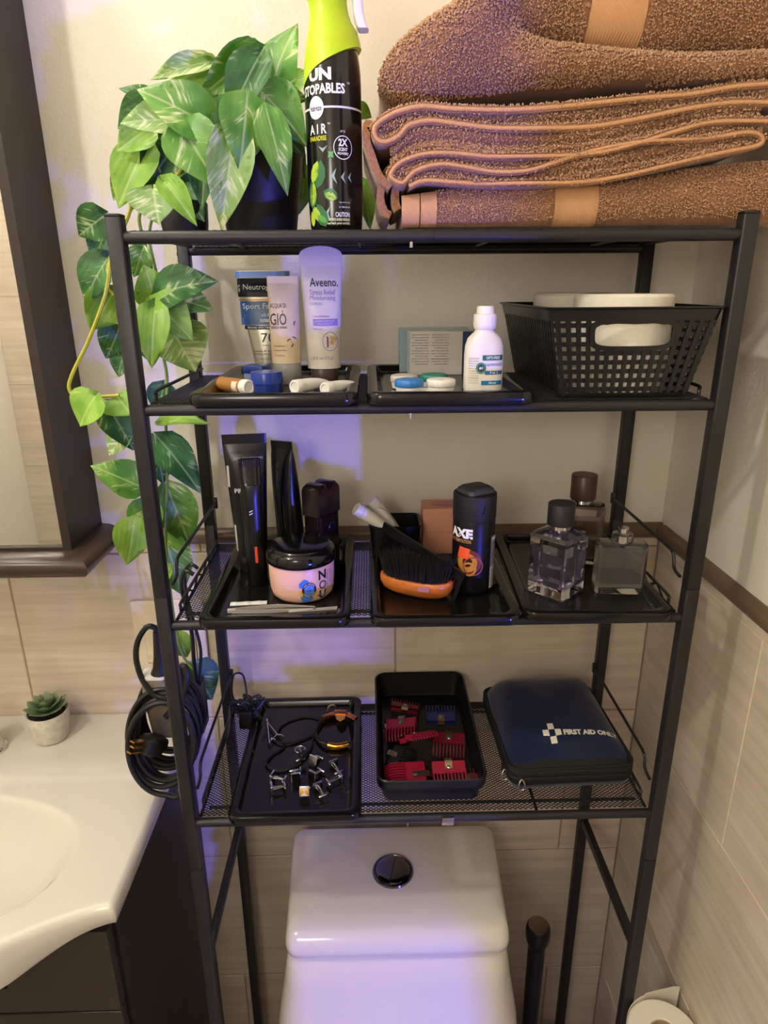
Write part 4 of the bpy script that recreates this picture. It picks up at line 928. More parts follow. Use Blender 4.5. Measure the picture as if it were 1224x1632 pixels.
# ------------------------------------------------------------------ second tier: tubes, jars, lens care, basket
def tube_bottle(name, label, cat, loc, rot, wt, h, wb, db, caph, capw, capd, bodym, capm, crimp=.008, n=40, group=None, arch=0.0):
    """squeeze tube standing on its cap: oval at the cap, flat crimp on top; returns thing, wrap"""
    o = thing(name, label, cat, loc, rot, group)
    b = B(); b.loft([ell(capw*.96, capd*.96, n, 2.2, 0), ell(capw, capd, n, 2.2, .0012), ell(capw, capd, n, 2.2, caph - .0012), ell(capw*.97, capd*.97, n, 2.2, caph)])
    b.build('cap', capm, o)
    def ab(t):
        s = t * t * (3 - 2*t); return (wb + (wt - wb) * t) / 2, max(db / 2 * math.sqrt(max(0, 1 - t ** 2.2)), .0011)
    b = B(); rings = []
    for k in range(15):
        t = k / 14; a, c = ab(t); rings.append(ell(a, c, n, 2.0 + .9 * t, caph + .0003 + (h - crimp - caph) * t))
    a, c = ab(1); rings.append(ell(a, c, n, 3.5, h))
    b.loft(rings); b.build('tube_body', bodym, o)
    b = B(); rings = []
    for k in range(4): rings.append([(x, y, z + arch * (k / 3) * (1 - (x / a) ** 2) ** .5 if abs(x) < a else z) for x, y, z in ell(a * 1.004, c + .0004, n, 3.5, h - crimp + crimp * k / 3)])
    b.loft(rings); b.build('crimp', bodym, o)
    def wrap(u, v, off=.0004):
        t = max(0, min(1, (v - caph) / (h - crimp - caph))); a, c = ab(t); e = 2.0 + .9 * t
        q = min(.999, abs(u / a)); return (u, -c * (1 - q ** e) ** (1 / e) - off, v)
    return o, wrap
def wrap_off(w_, off): return lambda u, v: w_(u, v, off)

ne, nw = tube_bottle('sunscreen_tube', 'blue and silver sunscreen tube standing behind the beige tube', 'tube', (-.1985, .190, TZ[1]), (0, 0, 3), .068, .131, .034, .030, .018, .0165, .0145,
    mat('silver_tube', '#c9c7ba', .3, metal=.55), mat('grey_cap', '#8f8d88', .4))
b = B(); patch(b, wrap_off(nw, .0006), -.0318, .0318, .100, .122, 16, 4); b.build('label_band', mat('navy_black_label', '#12131c', .35), ne, smooth=0)
b = B(); patch(b, wrap_off(nw, .0007), -.0310, .0310, .0955, .0975, 16, 1); b.build('label_stripe', mat('gold_stripe', '#b98a3a', .35, metal=.5), ne, smooth=0)
b = B(); patch(b, wrap_off(nw, .0006), -.0300, .0300, .066, .095, 16, 6); b.build('label_field', mat('steel_blue_label', '#4a6b9c', .35), ne, smooth=0)
b = B(); patch(b, wrap_off(nw, .0008), -.0300, -.019, .066, .095, 6, 6); b.build('label_block', mat('blue_label', '#2f5cae', .35), ne, smooth=0)
b = B(); patch(b, wrap_off(nw, .0006), -.0262, .0262, .0605, .0655, 16, 2); b.build('label_line', mat('navy_line', '#1d2540', .4), ne, smooth=0)
b = B(); patch(b, wrap_off(nw, .0014), -.0338, .0338, .1232, .1305, 12, 2); b.build('label_top', mat('blue_foil', '#5670a8', .3, metal=.4), ne, smooth=0)
lettering(ne, INKW, wrap_off(nw, .0010), [('Neutrogena', -.0015, .111, dict(w=.046, h=.0085)), ('Sport Face', -.005, .088, dict(w=.043, h=.0085)), ('oil-free', .0055, .0785, dict(w=.018, h=.0045)), ('sunscreen', .006, .0715, dict(w=.022, h=.0038, bold=.02)), ('BROAD SPECTRUM SPF', -.002, .063, dict(w=.040, h=.0024, bold=.02))])
lettering(ne, mat('dark_grey_print', '#33363c', .5), wrap_off(nw, .0010), [('70', .0035, .0505, dict(w=.017, h=.0115)), ('Helioplex', .003, .041, dict(w=.014, h=.002)), ('sweat & water', -.001, .034, dict(w=.030, h=.002)), ('resistant (80 minutes)', -.001, .030, dict(w=.030, h=.002)), ('2.5 FL OZ (73mL)', 0, .024, dict(w=.020, h=.002))])

gi, gw = tube_bottle('aftershave_tube', 'slim beige cosmetic tube on a grey cap in front of the sunscreen', 'tube', (-.1652, .122, TZ[1]), (0, 0, 4), .0365, .1235, .0355, .0300, .0245, .0172, .0150,
    mat('beige_tube', '#d8c6a6', .35), mat('grey_cap', '#8f8d88', .4))
lettering(gi, mat('black_serif', '#2c2620', .5), wrap_off(gw, .0005), [('ACQUA DI', -.0065, .0905, dict(w=.0185, h=.0062)), ('GI\u00d2', -.0068, .0775, dict(w=.0190, h=.0165)), ('GIORGIO ARMANI', -.0066, .0665, dict(w=.0185, h=.0028)), ('after shave balm', -.007, .0455, dict(w=.013, h=.0018)), ('baume apres-rasage', -.0065, .0405, dict(w=.0145, h=.0018)), ('75 ml 2.5 fl.oz', -.0068, .0345, dict(w=.012, h=.0020))])
b = B()
for u, v, a in ((.0045, .052, 25), (.0080, .0465, -120), (.0120, .071, 70), (.0105, .0545, -40)):
    polyp(b, lambda x, y, u=u, v=v, a=a: gw(u + x*math.cos(R(a)) - y*math.sin(R(a)), v + x*math.sin(R(a)) + y*math.cos(R(a)), .0006), [(-.003, -.0008), (0, .0002), (.003, -.0002), (.002, .0013), (-.001, .0012)])
b.build('petal_print', mat('plum_print', '#3a1a2c', .5), gi, smooth=0)

av, aw = tube_bottle('lotion_tube', 'tall off white lotion tube on a dark brown cap', 'tube', (-.1205, .131, TZ[1]), (0, 0, 8), .0500, .1465, .0400, .0300, .0170, .0168, .0135,
    mat('white_tube', '#dcd5cc', .35), mat('brown_cap', '#4a3d37', .35), crimp=.012, arch=.010)
lettering(av, mat('ink_brown', '#2e2622', .5), wrap_off(aw, .0005), [('Aveeno.', .002, .1165, dict(w=.0330, h=.0098, bold=.01))])
lettering(av, mat('violet_print', '#8f78b0', .5), wrap_off(aw, .0005), [('Stress Relief', .000, .1055, dict(w=.0300, h=.0062)), ('Moisturizing', .000, .0985, dict(w=.0300, h=.0066)), ('LOTION', -.0082, .0925, dict(w=.0130, h=.0030)), ('Calms & Relaxes', -.003, .0785, dict(w=.020, h=.0026)), ('24HR moisture', -.0068, .0640, dict(w=.011, h=.0016)), ('2.5 oz (71 g)', -.002, .0300, dict(w=.0240, h=.0042))])
b = B(); patch(b, wrap_off(aw, .0005), -.0125, .0168, .0675, .0755, 12, 2); b.build('label_band', mat('violet_band', '#9a82c0', .4), av, smooth=0)
lettering(av, INKW, wrap_off(aw, .0008), [('Lavender & Chamomile', .0015, .0733, dict(w=.022, h=.0018)), ('Ylang-Ylang Oils', .0015, .0698, dict(w=.018, h=.0018))])
b = B(); blob(b, wrap_off(aw, .0005), .0070, .0495, .0095, .0112, 32, r0=.93); b.build('label_ring', mat('violet_band', '#9a82c0', .4), av, smooth=0)
b = B()
for i in range(7): blob(b, wrap_off(aw, .0006), .0035 + .0006 * (i % 2), .0435 + .0018 * i, .0011, .0012, 8)
b.build('lavender_print', mat('violet_dark', '#6f4e92', .5), av, smooth=0)
b = B()
for a in (20, -15, 55): blob(b, wrap_off(aw, .0006), .0095 + .0015 * math.sin(R(a)), .0500 + .001 * math.cos(R(a)), .0016, .0055, 12, rot=-a)
b.build('oat_print', mat('oat_print', '#c9a668', .5), av, smooth=0)

BLUEJ = mat('cobalt_blue_plastic', '#1b3f9e', .25, trans=.15); BLUED = mat('deep_blue_plastic', '#15307a', .3)
def round_jar(label, loc, r, h, hl, mb, ml, rz=0):
    o = thing('cream_jar', label, 'jar', loc, (0, 0, rz))
    b = B(); b.lathe([(0, 0), (r*.9, 0), (r*.97, .001), (r*.97, h - hl - .0004)], 40); b.build('jar_body', mb, o)
    b = B(); b.lathe([(r, h - hl), (r, h - .0012), (r*.97, h), (0, h + .0002)], 40); b.build('jar_lid', ml, o); return o
round_jar('small round cobalt blue jar at the front of the tray', (-.1788, .0445, TZ[1]), .0175, .0235, .0125, BLUED, BLUEJ)
o = thing('cream_box', 'little blue box with a clear rim just behind the round cobalt jar', 'box', (-.1965, .092, TZ[1]), (0, 0, -14))
b = B(); b.rbox(.026, .026, .017, .004, .001, M=T()); b.build('box_body', mat('frosted_clear', '#8fa0c4', .25, trans=.5), o)
b = B(); b.rbox(.027, .027, .0085, .004, .001, z0=.0172); b.build('box_lid', BLUED, o)
# little tubes lying on the tray, caps towards the room
def small_tube(label, p, q, r, bodym, capm, flat_end=True, cl=.011, printm=None):
    p, q = Vector(p), Vector(q); d = (q - p); L = d.length
    o = thing('lip_balm' if not flat_end else 'sample_tube', label, 'tube', p, (0, 0, 0), 'small tubes lying on the second tier tray'); o.rotation_mode = 'QUATERNION'
    o.rotation_quaternion = d.to_track_quat('Z', 'Y')
    b = B(); b.lathe([(0, .0012), (r*.62, .0012), (r*.70, 0), (r*.92, 0), (r, .001), (r, cl - .001), (r*.97, cl)], 28); b.build('cap', capm, o)
    rings = []
    for k in range(9):
        t = k / 8; a = r*.96 * (1 + .12*t if flat_end else 1); c = r*.96 * (math.sqrt(1 - t*t) if t < 1 else 0) if flat_end else r*.96
        rings.append([(x, y, cl + .0002 + (L - cl) * t) for x, y, _ in ell(a, max(c, .0006), 24)])
    b = B(); b.loft(rings); b.build('tube_body', bodym, o)
    if printm:
        b = B(); wq = lambda u, v: ((r*.985)*math.cos(u/r), (r*.985)*math.sin(u/r), v)
        patch(b, wq, -.006, .006, cl + .003, cl + .012, 8, 2); b.build('label', printm, o, smooth=0)
    return o
z = TZ[1]
small_tube('small amber lip balm tube with a white cap lying on the tray', (-.1960, .0300, z + .0083), (-.2330, .0640, z + .0083), .0082, mat('amber_tube', '#a8753e', .4), WHITEP, False, .0105, mat('cream_label', '#e6dccb', .5))
small_tube('small white tube with an orange mark lying under the beige tube', (-.1475, .0300, z + .0080), (-.1150, .0720, z + .0080), .0078, WHITEP, WHITEP, True, .012, mat('orange_mark', '#b98a62', .5))
small_tube('small white tube lying at the front corner of the tray by the tall lotion', (-.1140, .0200, z + .0072), (-.0830, .0620, z + .0072), .0070, WHITEP, WHITEP, True, .012, mat('tan_mark', '#b5a48c', .5))

# lens solution bottle
sb = thing('solution_bottle', 'white contact lens solution bottle with a green and blue label', 'bottle', (.0595, .036, TZ[1]), (0, 0, 0))
b = B(); prof = [(.0195, .0126, 0), (.0208, .0138, .0015), (.0212, .0142, .005), (.0212, .0142, .040), (.0205, .0138, .050), (.0180, .0126, .058), (.0130, .0110, .063), (.0105, .0105, .065), (.0100, .0100, .068)]
b.loft([ell(a, c, 44, 2.5 if z < .055 else 2.0, z) for a, c, z in prof]); b.build('bottle', mat('white_bottle', '#e9e4d8', .4), sb, smooth=60)
b = B(); b.lathe([(.0112, .0675), (.0118, .0685), (.0124, .072), (.0124, .081), (.0120, .0825), (.0095, .0835), (.0090, .0895), (.0080, .0910), (0, .0912)], 36); cp = b.build('cap', WHITEP, sb)
for k in range(6):
    b = B(); b.box(-.0006, .0006, -.0128, -.0122, .0705, .0800); b.build('cap_rib', WHITEP, cp, rot=(0, 0, R(-40 + 16*k)), smooth=0)
def sw(u, v, off=.0004):
    e = 2.5; q = min(.999, abs(u / .0212)); return (u, -.0142 * (1 - q ** e) ** (1 / e) - off, v)
def pt(name, m, a, off=.0004):
    b = B(); patch(b, wrap_off(sw, off), *a, 12, 2); b.build(name, m, sb, smooth=0)
GRN = mat('label_green', '#1f6b53', .4); LBL = mat('label_blue', '#1d74b5', .4)
pt('label_bar', GRN, (-.0035, .0190, .0355, .0410)); pt('label_bar', LBL, (-.0040, .0190, .0095, .0140)); pt('label_bar', mat('label_mid_blue', '#2a69b0', .4), (-.0005, .0190, .0205, .0245))
lettering(sb, INKW, wrap_off(sw, .0008), [('OPTI-FREE', .0080, .0383, dict(w=.0150, h=.0030, bold=.02)), ('9 in 1', .0090, .0225, dict(w=.0085, h=.0024, bold=.02)), ('Alcon', .0080, .0118, dict(w=.0085, h=.0026, bold=.02))])
lettering(sb, mat('puremoist_blue', '#3a5fb0', .4), wrap_off(sw, .0006), [('puremoist', .0090, .0308, dict(w=.0185, h=.0050))])
b = B(); blob(b, wrap_off(sw, .0007), -.0048, .0275, .0055, .0060, 28); b.build('label_badge', mat('badge_green', '#4f8a78', .4), sb, smooth=0)
b = B(); blob(b, wrap_off(sw, .0009), -.0048, .0275, .0036, .0040, 24); b.build('label_badge', mat('badge_dark', '#1d4a3e', .4), sb, smooth=0)
lettering(sb, INKW, wrap_off(sw, .0011), [('#1', -.0048, .0275, dict(w=.0040, h=.0032, bold=.02))])
lettering(sb, mat('grey_text', '#55585c', .5), wrap_off(sw, .0005), [(s_, -.0125, .0375 - .0026 * i, dict(w=.0105, h=.0014)) for i, s_ in enumerate(('SOLUTION FOR SOFT LENSES', 'cleans conditions', 'disinfects rinses', 'removes protein', 'stores all lenses', 'with moisture matrix', 'keeps lenses moist', 'from day to night', 'STERILE', 'multi-purpose', '2 FL OZ (60 mL)'))])
# lens boxes
lb = thing('lens_box', 'white and navy contact lens carton standing behind the solution bottle', 'box', (.0335, .2020, TZ[1]), (0, 0, -1.5))
b = B(); b.rbox(.096, .026, .056, .0012, .0006, z0=0); b.build('carton', mat('white_carton', '#d9d3c6', .55), lb, smooth=0)
fw_ = flat((0, -.013, .028), (1, 0, 0), (0, 0, 1))
b = B(); patch(b, fw_, .0235, .0475, -.0275, .0275, 1, 1); b.build('label_panel', mat('navy_carton', '#23335f', .5), lb, smooth=0)
b = B(); patch(b, fw_, -.0475, -.0455, -.0275, .0275, 1, 1); b.build('label_edge', mat('pale_blue_edge', '#8fb0c4', .5), lb, smooth=0)
words = ('lenses are for vision correction by daily wear', 'consult your eye care practitioner before use', 'federal law restricts this device to sale', 'sterile if package is undamaged', 'store at room temperature', 'replace lenses as directed', 'see package insert for use', 'do not use if blister is open', 'wash hands before handling', 'made for the care of eyes', 'for single person use only', 'discard after thirty days')
lettering(lb, mat('grey_navy_text', '#4a5068', .5), flat((0, -.013, .028), (1, 0, 0), (0, 0, 1), .0005), [(words[(i + 5*c) % 12], (-.0315, -.0055)[c] + (.0015 if i % 3 == 2 else 0), .0235 - .0034 * i, dict(w=.0225 if i % 3 != 2 else .0165, h=.0016, bold=.015)) for c in (0, 1) for i in range(12)])
lettering(lb, mat('pale_print', '#c4cbe0', .5), flat((0, -.013, .028), (1, 0, 0), (0, 0, 1), .0007), [('BIOFINITY', .0300, -.004, dict(w=.022, h=.0028, rot=90)), ('6 LENSES', .0350, .010, dict(w=.016, h=.0022, rot=90))])
l2 = thing('lens_box', 'pale teal lens carton peeking out behind the white and navy carton', 'box', (.0225, .232, TZ[1]), (0, 0, 1.5))
b = B(); b.rbox(.094, .022, .0580, .0012, .0006); b.build('carton', mat('teal_carton', '#9db7bd', .55), l2, smooth=0)
b = B(); b.box(-.046, .046, -.0102, .0102, .0581, .0584); b.build('top_flap', mat('white_carton', '#d9d3c6', .55), l2, smooth=0)
# lens cases: a base with two screw caps each
def lens_case(label, loc, rz, c0, c1):
    o = thing('lens_case', label, 'lens case', loc, (0, 0, rz), 'lens cases on the second tier tray')
    b = B()
    for x in (-.0175, .0175): b.lathe([(0, 0), (.0125, 0), (.0140, .001), (.0148, .0072)], 28, M=T(x, 0, 0))
    b.box(-.012, .012, -.006, .006, .002, .006); b.build('case_base', WHITEP, o)
    for x, m in ((-.0175, c0), (.0175, c1)):
        b = B(); n = 48; f = lambda k: 1 + .018 * math.cos(12 * 2*math.pi*k/n)
        rings = []
        for r_, z_ in ((.0152, .0078), (.0158, .0088), (.0158, .0135), (.0150, .0150), (.0120, .0158), (.004, .0160)):
            rings.append([(x + r_ * f(k) * math.cos(2*math.pi*k/n), r_ * f(k) * math.sin(2*math.pi*k/n), z_) for k in range(n)])
        b.loft(rings); b.build('screw_cap', m, o)
lens_case('lens case with one sky blue and one white screw cap at the tray front', (-.0045, .032, TZ[1]), 0, mat('sky_blue_plastic', '#3f86d6', .35), mat('white_cap', '#f1eee6', .35))
lens_case('lens case with one cream and one teal green screw cap behind the blue capped one', (-.0080, .072, TZ[1]), 8, mat('cream_cap', '#d6cebd', .4), mat('teal_cap', '#2f8b78', .4))

# woven basket with paper rolls
BK = mat('black_basket_plastic', '#141413', .28)
bk = thing('woven_basket', 'black woven plastic basket with a handle slot holding paper rolls', 'basket', (.2055, .1175, MZ[1]), (0, 0, .6))
HB = .0925; bw, bd, tw, td = .138, .218, .176, .246
def face(side, u, v):                                                  # u in -1..1 along the side, v in 0..1 up
    k = .05 + .95 * v; hx = (bw + (tw - bw) * v) / 2; hy = (bd + (td - bd) * v) / 2; z = v * HB
    return {'f': (u*hx, -hy, z), 'b': (-u*hx, hy, z), 'r': (hx, u*hy, z), 'l': (-hx, -u*hy, z)}[side]
def strip(b, side, p0, p1, wd, th, axis, out):
    """thin slat from p0 to p1 (u,v); axis: which way it is wide"""
    n = 6; L = []
    nrm = {'f': (0, -1, 0), 'b': (0, 1, 0), 'r': (1, 0, 0), 'l': (-1, 0, 0)}[side]
    for i in range(n + 1):
        t = i / n; u = p0[0] + (p1[0]-p0[0])*t; v = p0[1] + (p1[1]-p0[1])*t
        a = Vector(face(side, u - (wd if axis == 'u' else 0), v - (wd if axis == 'v' else 0))); c = Vector(face(side, u + (wd if axis == 'u' else 0), v + (wd if axis == 'v' else 0)))
        o = Vector(nrm)
        L.append([tuple(a + o*out), tuple(c + o*out), tuple(c + o*(out - th)), tuple(a + o*(out - th))])
    b.loft(L)
for side, nm, ncol in (('f', 'front_weave', 16), ('b', 'back_weave', 16), ('r', 'side_weave', 23), ('l', 'side_weave', 23)):
    b = B(); nrow = 8
    slot = side in 'fb'
    for i in range(ncol):
        u = -1 + 2 * (i + .5) / ncol; vt = .885
        if slot and abs(u) < .50: vt = .56
        strip(b, side, (u, .0), (u, vt), .50 / ncol, .0012, 'u', 0)
        if slot and abs(u) < .50: pass
    for j in range(nrow):
        v = .05 + (j + .5) * .82 / nrow
        if slot and v > .53:
            strip(b, side, (-1, v), (-.52, v), .026, .0011, 'v', -.0012); strip(b, side, (.52, v), (1, v), .026, .0011, 'v', -.0012)
        else: strip(b, side, (-1, v), (1, v), .026, .0011, 'v', -.0012)
    stuff(b.build(nm, BK, bk, smooth=0))
    if slot:
        b = B(); P = []; cu, cv, ru, rv = 0, .715, .49, .125
        for k in range(40):
            a = 2*math.pi*k/40; e = 4.5; uu = cu + ru*math.copysign(abs(math.cos(a))**(2/e), math.cos(a)); vv = cv + rv*math.copysign(abs(math.sin(a))**(2/e), math.sin(a))
            if math.sin(a) > .5: vv -= .012 * (1 + math.cos(uu * 38)) / 2
            P.append((uu, vv))
        rings = []
        for uu, vv in P + [P[0]]:
            a = Vector(face(side, uu, vv)); du, dv = (uu - cu), (vv - cv); c = Vector(face(side, cu + du*1.13, cv + dv*1.42)); s_ = -1 if side == 'f' else 1
            o = Vector((0, s_ * .0016, 0)); i_ = Vector((0, -s_ * .0012, 0)); rings.append([tuple(a + o), tuple(c + o), tuple(c + i_), tuple(a + i_)])
        b.loft(rings, False, False); b.build('handle_ring', BK, bk, smooth=40)
b = B(); rings = []
for v, out in ((.865, .0), (.865, .0022), (.985, .0026), (1.0, .0050), (1.015, .0050), (1.015, .0010), (.99, -.0005), (.865, -.0012)):
    hx = (bw + (tw - bw) * v) / 2 + out; hy = (bd + (td - bd) * v) / 2 + out
    rings.append([(x, y, v * HB) for x, y in rr(2*hx, 2*hy, .012, 6)])
rings.append(rings[0]); b.loft(rings, False, False); b.build('rim', BK, bk, smooth=40)
b = B(); b.loft([[(x, y, z) for x, y in rr(bw + d_, bd + d_, .010, 5)] for d_, z in ((-.004, 0), (.001, 0), (.0035, .0055), (.001, .0055), (-.006, .0016))]); b.build('base', BK, bk)
toilet_roll('paper_roll', 'white paper roll at the front of the woven basket behind the handle slot', (.2165, .0635, MZ[1] + .0022), .0530, .1035, .02, group='paper rolls in the woven basket')
toilet_roll('paper_roll', 'white paper roll at the rear of the woven basket against the wall', (.1960, .1690, MZ[1] + .0022), .0530, .1035, .02, group='paper rolls in the woven basket')

# ------------------------------------------------------------------ third tier: shaving things, brush, perfumes
z3 = TZ[2]
t_, w_ = tube_bottle('face_wash_tube', 'tallest glossy black tube at the rear of the tray, cap down', 'tube', (-.2275, .140, z3), (0, 0, 8), .056, .187, .0400, .034, .022, .0180, .0160, mat('black_tube', '#0d0d0f', .28), SATB, crimp=.012)
lettering(t_, mat('dim_white_print', '#c8cbd4', .5), wrap_off(w_, .0006), [('FACIAL CLEANSER FOR MEN', .004, .157, dict(w=.036, h=.0030)), ('PRO', -.0078, .1155, dict(w=.0170, h=.0062, bold=.03))])
b = B(); patch(b, wrap_off(w_, .0006), -.0245, -.0215, .120, .148, 2, 2); patch(b, wrap_off(w_, .0006), -.0205, -.0180, .030, .068, 2, 2); b.build('label', mat('pale_label', '#b9b8b4', .5), t_, smooth=0)
tr = thing('beard_trimmer', 'slim black trimmer with an orange stripe standing in front of the tall black tube', 'trimmer', (-.2140, .094, z3), (0, 0, 12))
b = B(); b.loft([ell(.0118, .0118, 32, 2.2, 0), ell(.0128, .0128, 32, 2.2, .0012), ell(.0132, .0130, 32, 2.2, .06), ell(.0138, .0132, 32, 2.2, .115), ell(.0132, .0120, 32, 2.6, .132), ell(.0130, .0110, 32, 3, .1345)]); b.build('housing', SATB, tr, smooth=50)
b = B(); b.loft([[(x, y - .001 + (z - .135) * .04, z) for x, y, _ in ell(a, c, 32, 3.2)] for a, c, z in ((.0125, .0100, .1348), (.0140, .0088, .138), (.0142, .0075, .160), (.0136, .0060, .1655))]); b.build('trimmer_head', GLOSSB, tr, smooth=40)
b = B()
for i in range(11): b.box(-.0128 + i * .00256 - .0006, -.0128 + i * .00256 + .0006, -.0085, -.0060, .1580, .1665)
stuff(b.build('teeth', SATB, tr, smooth=0))
wz = lambda u, v: (.0134 * math.sin(u / .0134), -.0134 * math.cos(u / .0134), v)
b = B(); rings = [[(x, -.0128 + y, z) for x, y in rr(.0036, .0018, .0008, 3)] for z in (.033, .055)]; b.loft(rings); b.build('switch_stripe', mat('orange_stripe', '#d6502a', .4), tr)
b = B(); polyp(b, wz, [(-.003, .0), (.003, .003), (.0035, .0045), (-.003, .0015)], -.004, .096); polyp(b, wz, [(-.003, .0), (.003, .003), (.0035, .0045), (-.003, .0015)], -.004, .0995); b.build('logo_print', mat('dim_white_print', '#c8cbd4', .5), tr, smooth=0)
t_, w_ = tube_bottle('hair_gel_tube', 'shorter glossy black tube leaning left behind the pink jar', 'tube', (-.1760, .168, z3), (0, -4, -38), .040, .170, .0400, .033, .020, .0185, .0155, mat('black_tube', '#0d0d0f', .28), SATB, crimp=.010)
lettering(t_, mat('faint_print', '#6e7078', .5), wrap_off(w_, .0006), [('STYLING GEL', -.002, .126, dict(w=.036, h=.0042, rot=90)), ('extra strong hold formula', .002, .075, dict(w=.052, h=.0020, rot=90)), ('with lasting shine', .007, .075, dict(w=.044, h=.0020, rot=90)), ('200 ml 6.7 fl oz', -.006, .066, dict(w=.036, h=.0018, rot=90))])
sh = thing('shaver_case', 'dark brown translucent shaver with a ridged top standing by the rear of the tray', 'shaver', (-.1335, .160, z3), (0, 0, -33))
BR = mat('smoky_brown_plastic', '#2a1a16', .2, trans=.1)
b = B(); b.loft([[(x, y, z) for x, y in rr(w, d, r_, 6)] for w, d, r_, z in ((.030, .044, .008, 0), (.032, .046, .009, .002), (.032, .046, .009, .072), (.0325, .0465, .009, .0725))]); b.build('housing', BR, sh)
b = B(); rings = []
for k in range(15):
    s_ = -1 + 2*k/14; zt = .1165 - .0045 * math.exp(-(s_ / .16) ** 2) - .006 * abs(s_) ** 9
    rings.append([(-.0150, s_*.0225, .0730), (.0150, s_*.0225, .0730), (.0152, s_*.0225, zt - .004), (.011, s_*.0225, zt), (-.011, s_*.0225, zt), (-.0152, s_*.0225, zt - .004)])
b.loft(rings); b.build('shaver_head', BR, sh, smooth=40)
b = B(); b.lathe([(.0065, 0), (.0070, .0008), (.0058, .0018), (0, .0014)], 24, M=T(.0162, 0, .056, 0, 90, 0)); b.build('button', mat('button_dark', '#15131a', .3), sh)
for k in range(4):
    b = B(); b.box(-.011, .011, -.0238, -.0228, .028 + .008*k, .0305 + .008*k); b.build('grip_ridge', SATB, sh, rot=(0, 0, 0), smooth=0)

# pink jar
jr = thing('hair_cream_jar', 'pink jar with a wide black lid and a blue badge', 'jar', (-.1530, .0640, z3), (0, 0, 4))
RJ = .0405
PINK = mat('pink_jar', '#e3b6a4', .35)
b = B(); b.lathe([(0, 0), (.030, 0), (.034, .001), (.0375, .0045), (.0395, .012), (.0402, .024), (RJ, .045), (.0400, .0466)], 60); b.build('jar_body', PINK, jr, smooth=60)
b = B(); b.lathe([(.0402, .0468), (.0424, .0472), (.0432, .050), (.0431, .0540), (.0422, .0590), (.0402, .0622), (.0375, .0640), (.0368, .0648), (.0362, .0660), (.0345, .0668), (0, .0670)], 60); b.build('jar_lid', mat('black_lid', '#0e0e0e', .14), jr, smooth=40)
jw = lambda off: (lambda u, v: ((lambda r_: (r_*math.sin(u/RJ), -r_*math.cos(u/RJ), v))((np.interp(v, [0, .0045, .012, .024, .045], [.034, .0375, .0395, .0402, RJ])) + off)))
jv = lambda off: (lambda u, v: jw(off)(u - .001, v * 1.22))
b = B(); polyp(b, jv(.0003), [(-.0012, .0165), (.011, .0165), (.011, .006), (.018, .0125), (.022, .0135), (.023, .0075), (.018, .0065), (.010, .0052), (-.001, .0065)]); b.build('label_shape', mat('mustard_print', '#dba84a', .45), jr, smooth=0)
BLP = mat('bright_blue_print', '#3f78d0', .45)
b = B(); polyp(b, jv(.0005), [(-.0015, .0235), (.0015, .0265), (.005, .0285), (.009, .0270), (.012, .0225), (.008, .0195), (.003, .0190), (-.0015, .0195)]); polyp(b, jv(.0005), [(0, .0085), (.003, .0115), (.008, .0118), (.014, .0095), (.016, .0060), (.011, .0035), (.005, .0022), (.0015, .0032)]); polyp(b, jv(.0005), [(.0205, .0080), (.0235, .0105), (.0265, .0100), (.0285, .0085), (.025, .0068)]); b.build('label_shape', BLP, jr, smooth=0)
b = B(); blob(b, jv(.0007), .0105, .0165, .0088, .0082, 32, r0=.66); b.build('label_ring', INKB, jr, smooth=0)
b = B(); blob(b, jv(.0007), .0105, .0165, .0060, .0056, 28); b.build('label_badge', mat('badge_blue', '#5b86e0', .45), jr, smooth=0)
its = []
for s_, a0, a1, flip in (('90+% NATURAL', 150, 30, 1), ('INGREDIENTS', 205, 335, -1)):
    for i, ch in enumerate(s_):
        a = a0 + (a1 - a0) * i / (len(s_) - 1)
        if ch != ' ': its.append((ch, .0105 + .0073*math.cos(R(a)), .0165 + .0068*math.sin(R(a)), dict(h=.0016, rot=a - 90 * flip)))
lettering(jr, INKW, jv(.0010), its)
lettering(jr, mat('badge_text', '#26449c', .5), jv(.0010), [('O', .0105, .0190, dict(h=.0022)), ('CURLY', .0105, .0160, dict(w=.0095, h=.0026, bold=.02)), ('HAIR', .0105, .0130, dict(w=.006, h=.0018))])
lettering(jr, INKB, jv(.0006), [('N', .0285, .0300, dict(w=.0110, h=.0100, bold=.03)), ('O', .0287, .0192, dict(w=.0105, h=.0092, bold=.0)), ('U', .0289, .0088, dict(w=.0105, h=.0096, bold=.03)), ('PERFECT CURL', .0368, .0190, dict(w=.026, h=.0014, rot=90)), ('curl cream', .0412, .026, dict(w=.014, h=.0018, rot=90)), ('for curly hair', .0440, .025, dict(w=.016, h=.0016, rot=90))])

# tweezers and a paper strip on the tray
TWZ = mat('polished_steel', '#d4cec6', .38, metal=.55)
def tweezer(label, loc, rz, L=.095, m=TWZ):
    o = thing('tweezers', label, 'tweezers', loc, (0, 0, rz))
    for s_ in (-1, 1):
        b = B(); rings = []
        for k in range(12):
            t = k / 11; x = -L/2 + L*t; wd = .0045 * (1 - .75 * max(0, (t - .55) / .45)); sp = .0018 + .0042 * math.sin(math.pi * min(1, t * .95)) * (1 if t < .97 else .7)
            rings.append([(x, s_*sp - .0006, 0), (x, s_*sp + .0006, 0), (x, s_*sp + .0006, wd), (x, s_*sp - .0006, wd)])
        b.loft(rings); b.build('arm', m, o, smooth=50)
    b = B(); b.rbox(.010, .0048, .0048, .001, .0005, M=T(-L/2, 0, 0)); b.build('joint', m, o)
    return o
tweezer('long silver tweezers lying at the front of the pink jar', (-.1830, .0135, z3 + .0002), 5, .098)
o = thing('nail_file', 'thin steel nail file with a pointed end lying beside the tweezers', 'file', (-.1290, .0135, z3), (0, 0, 8))
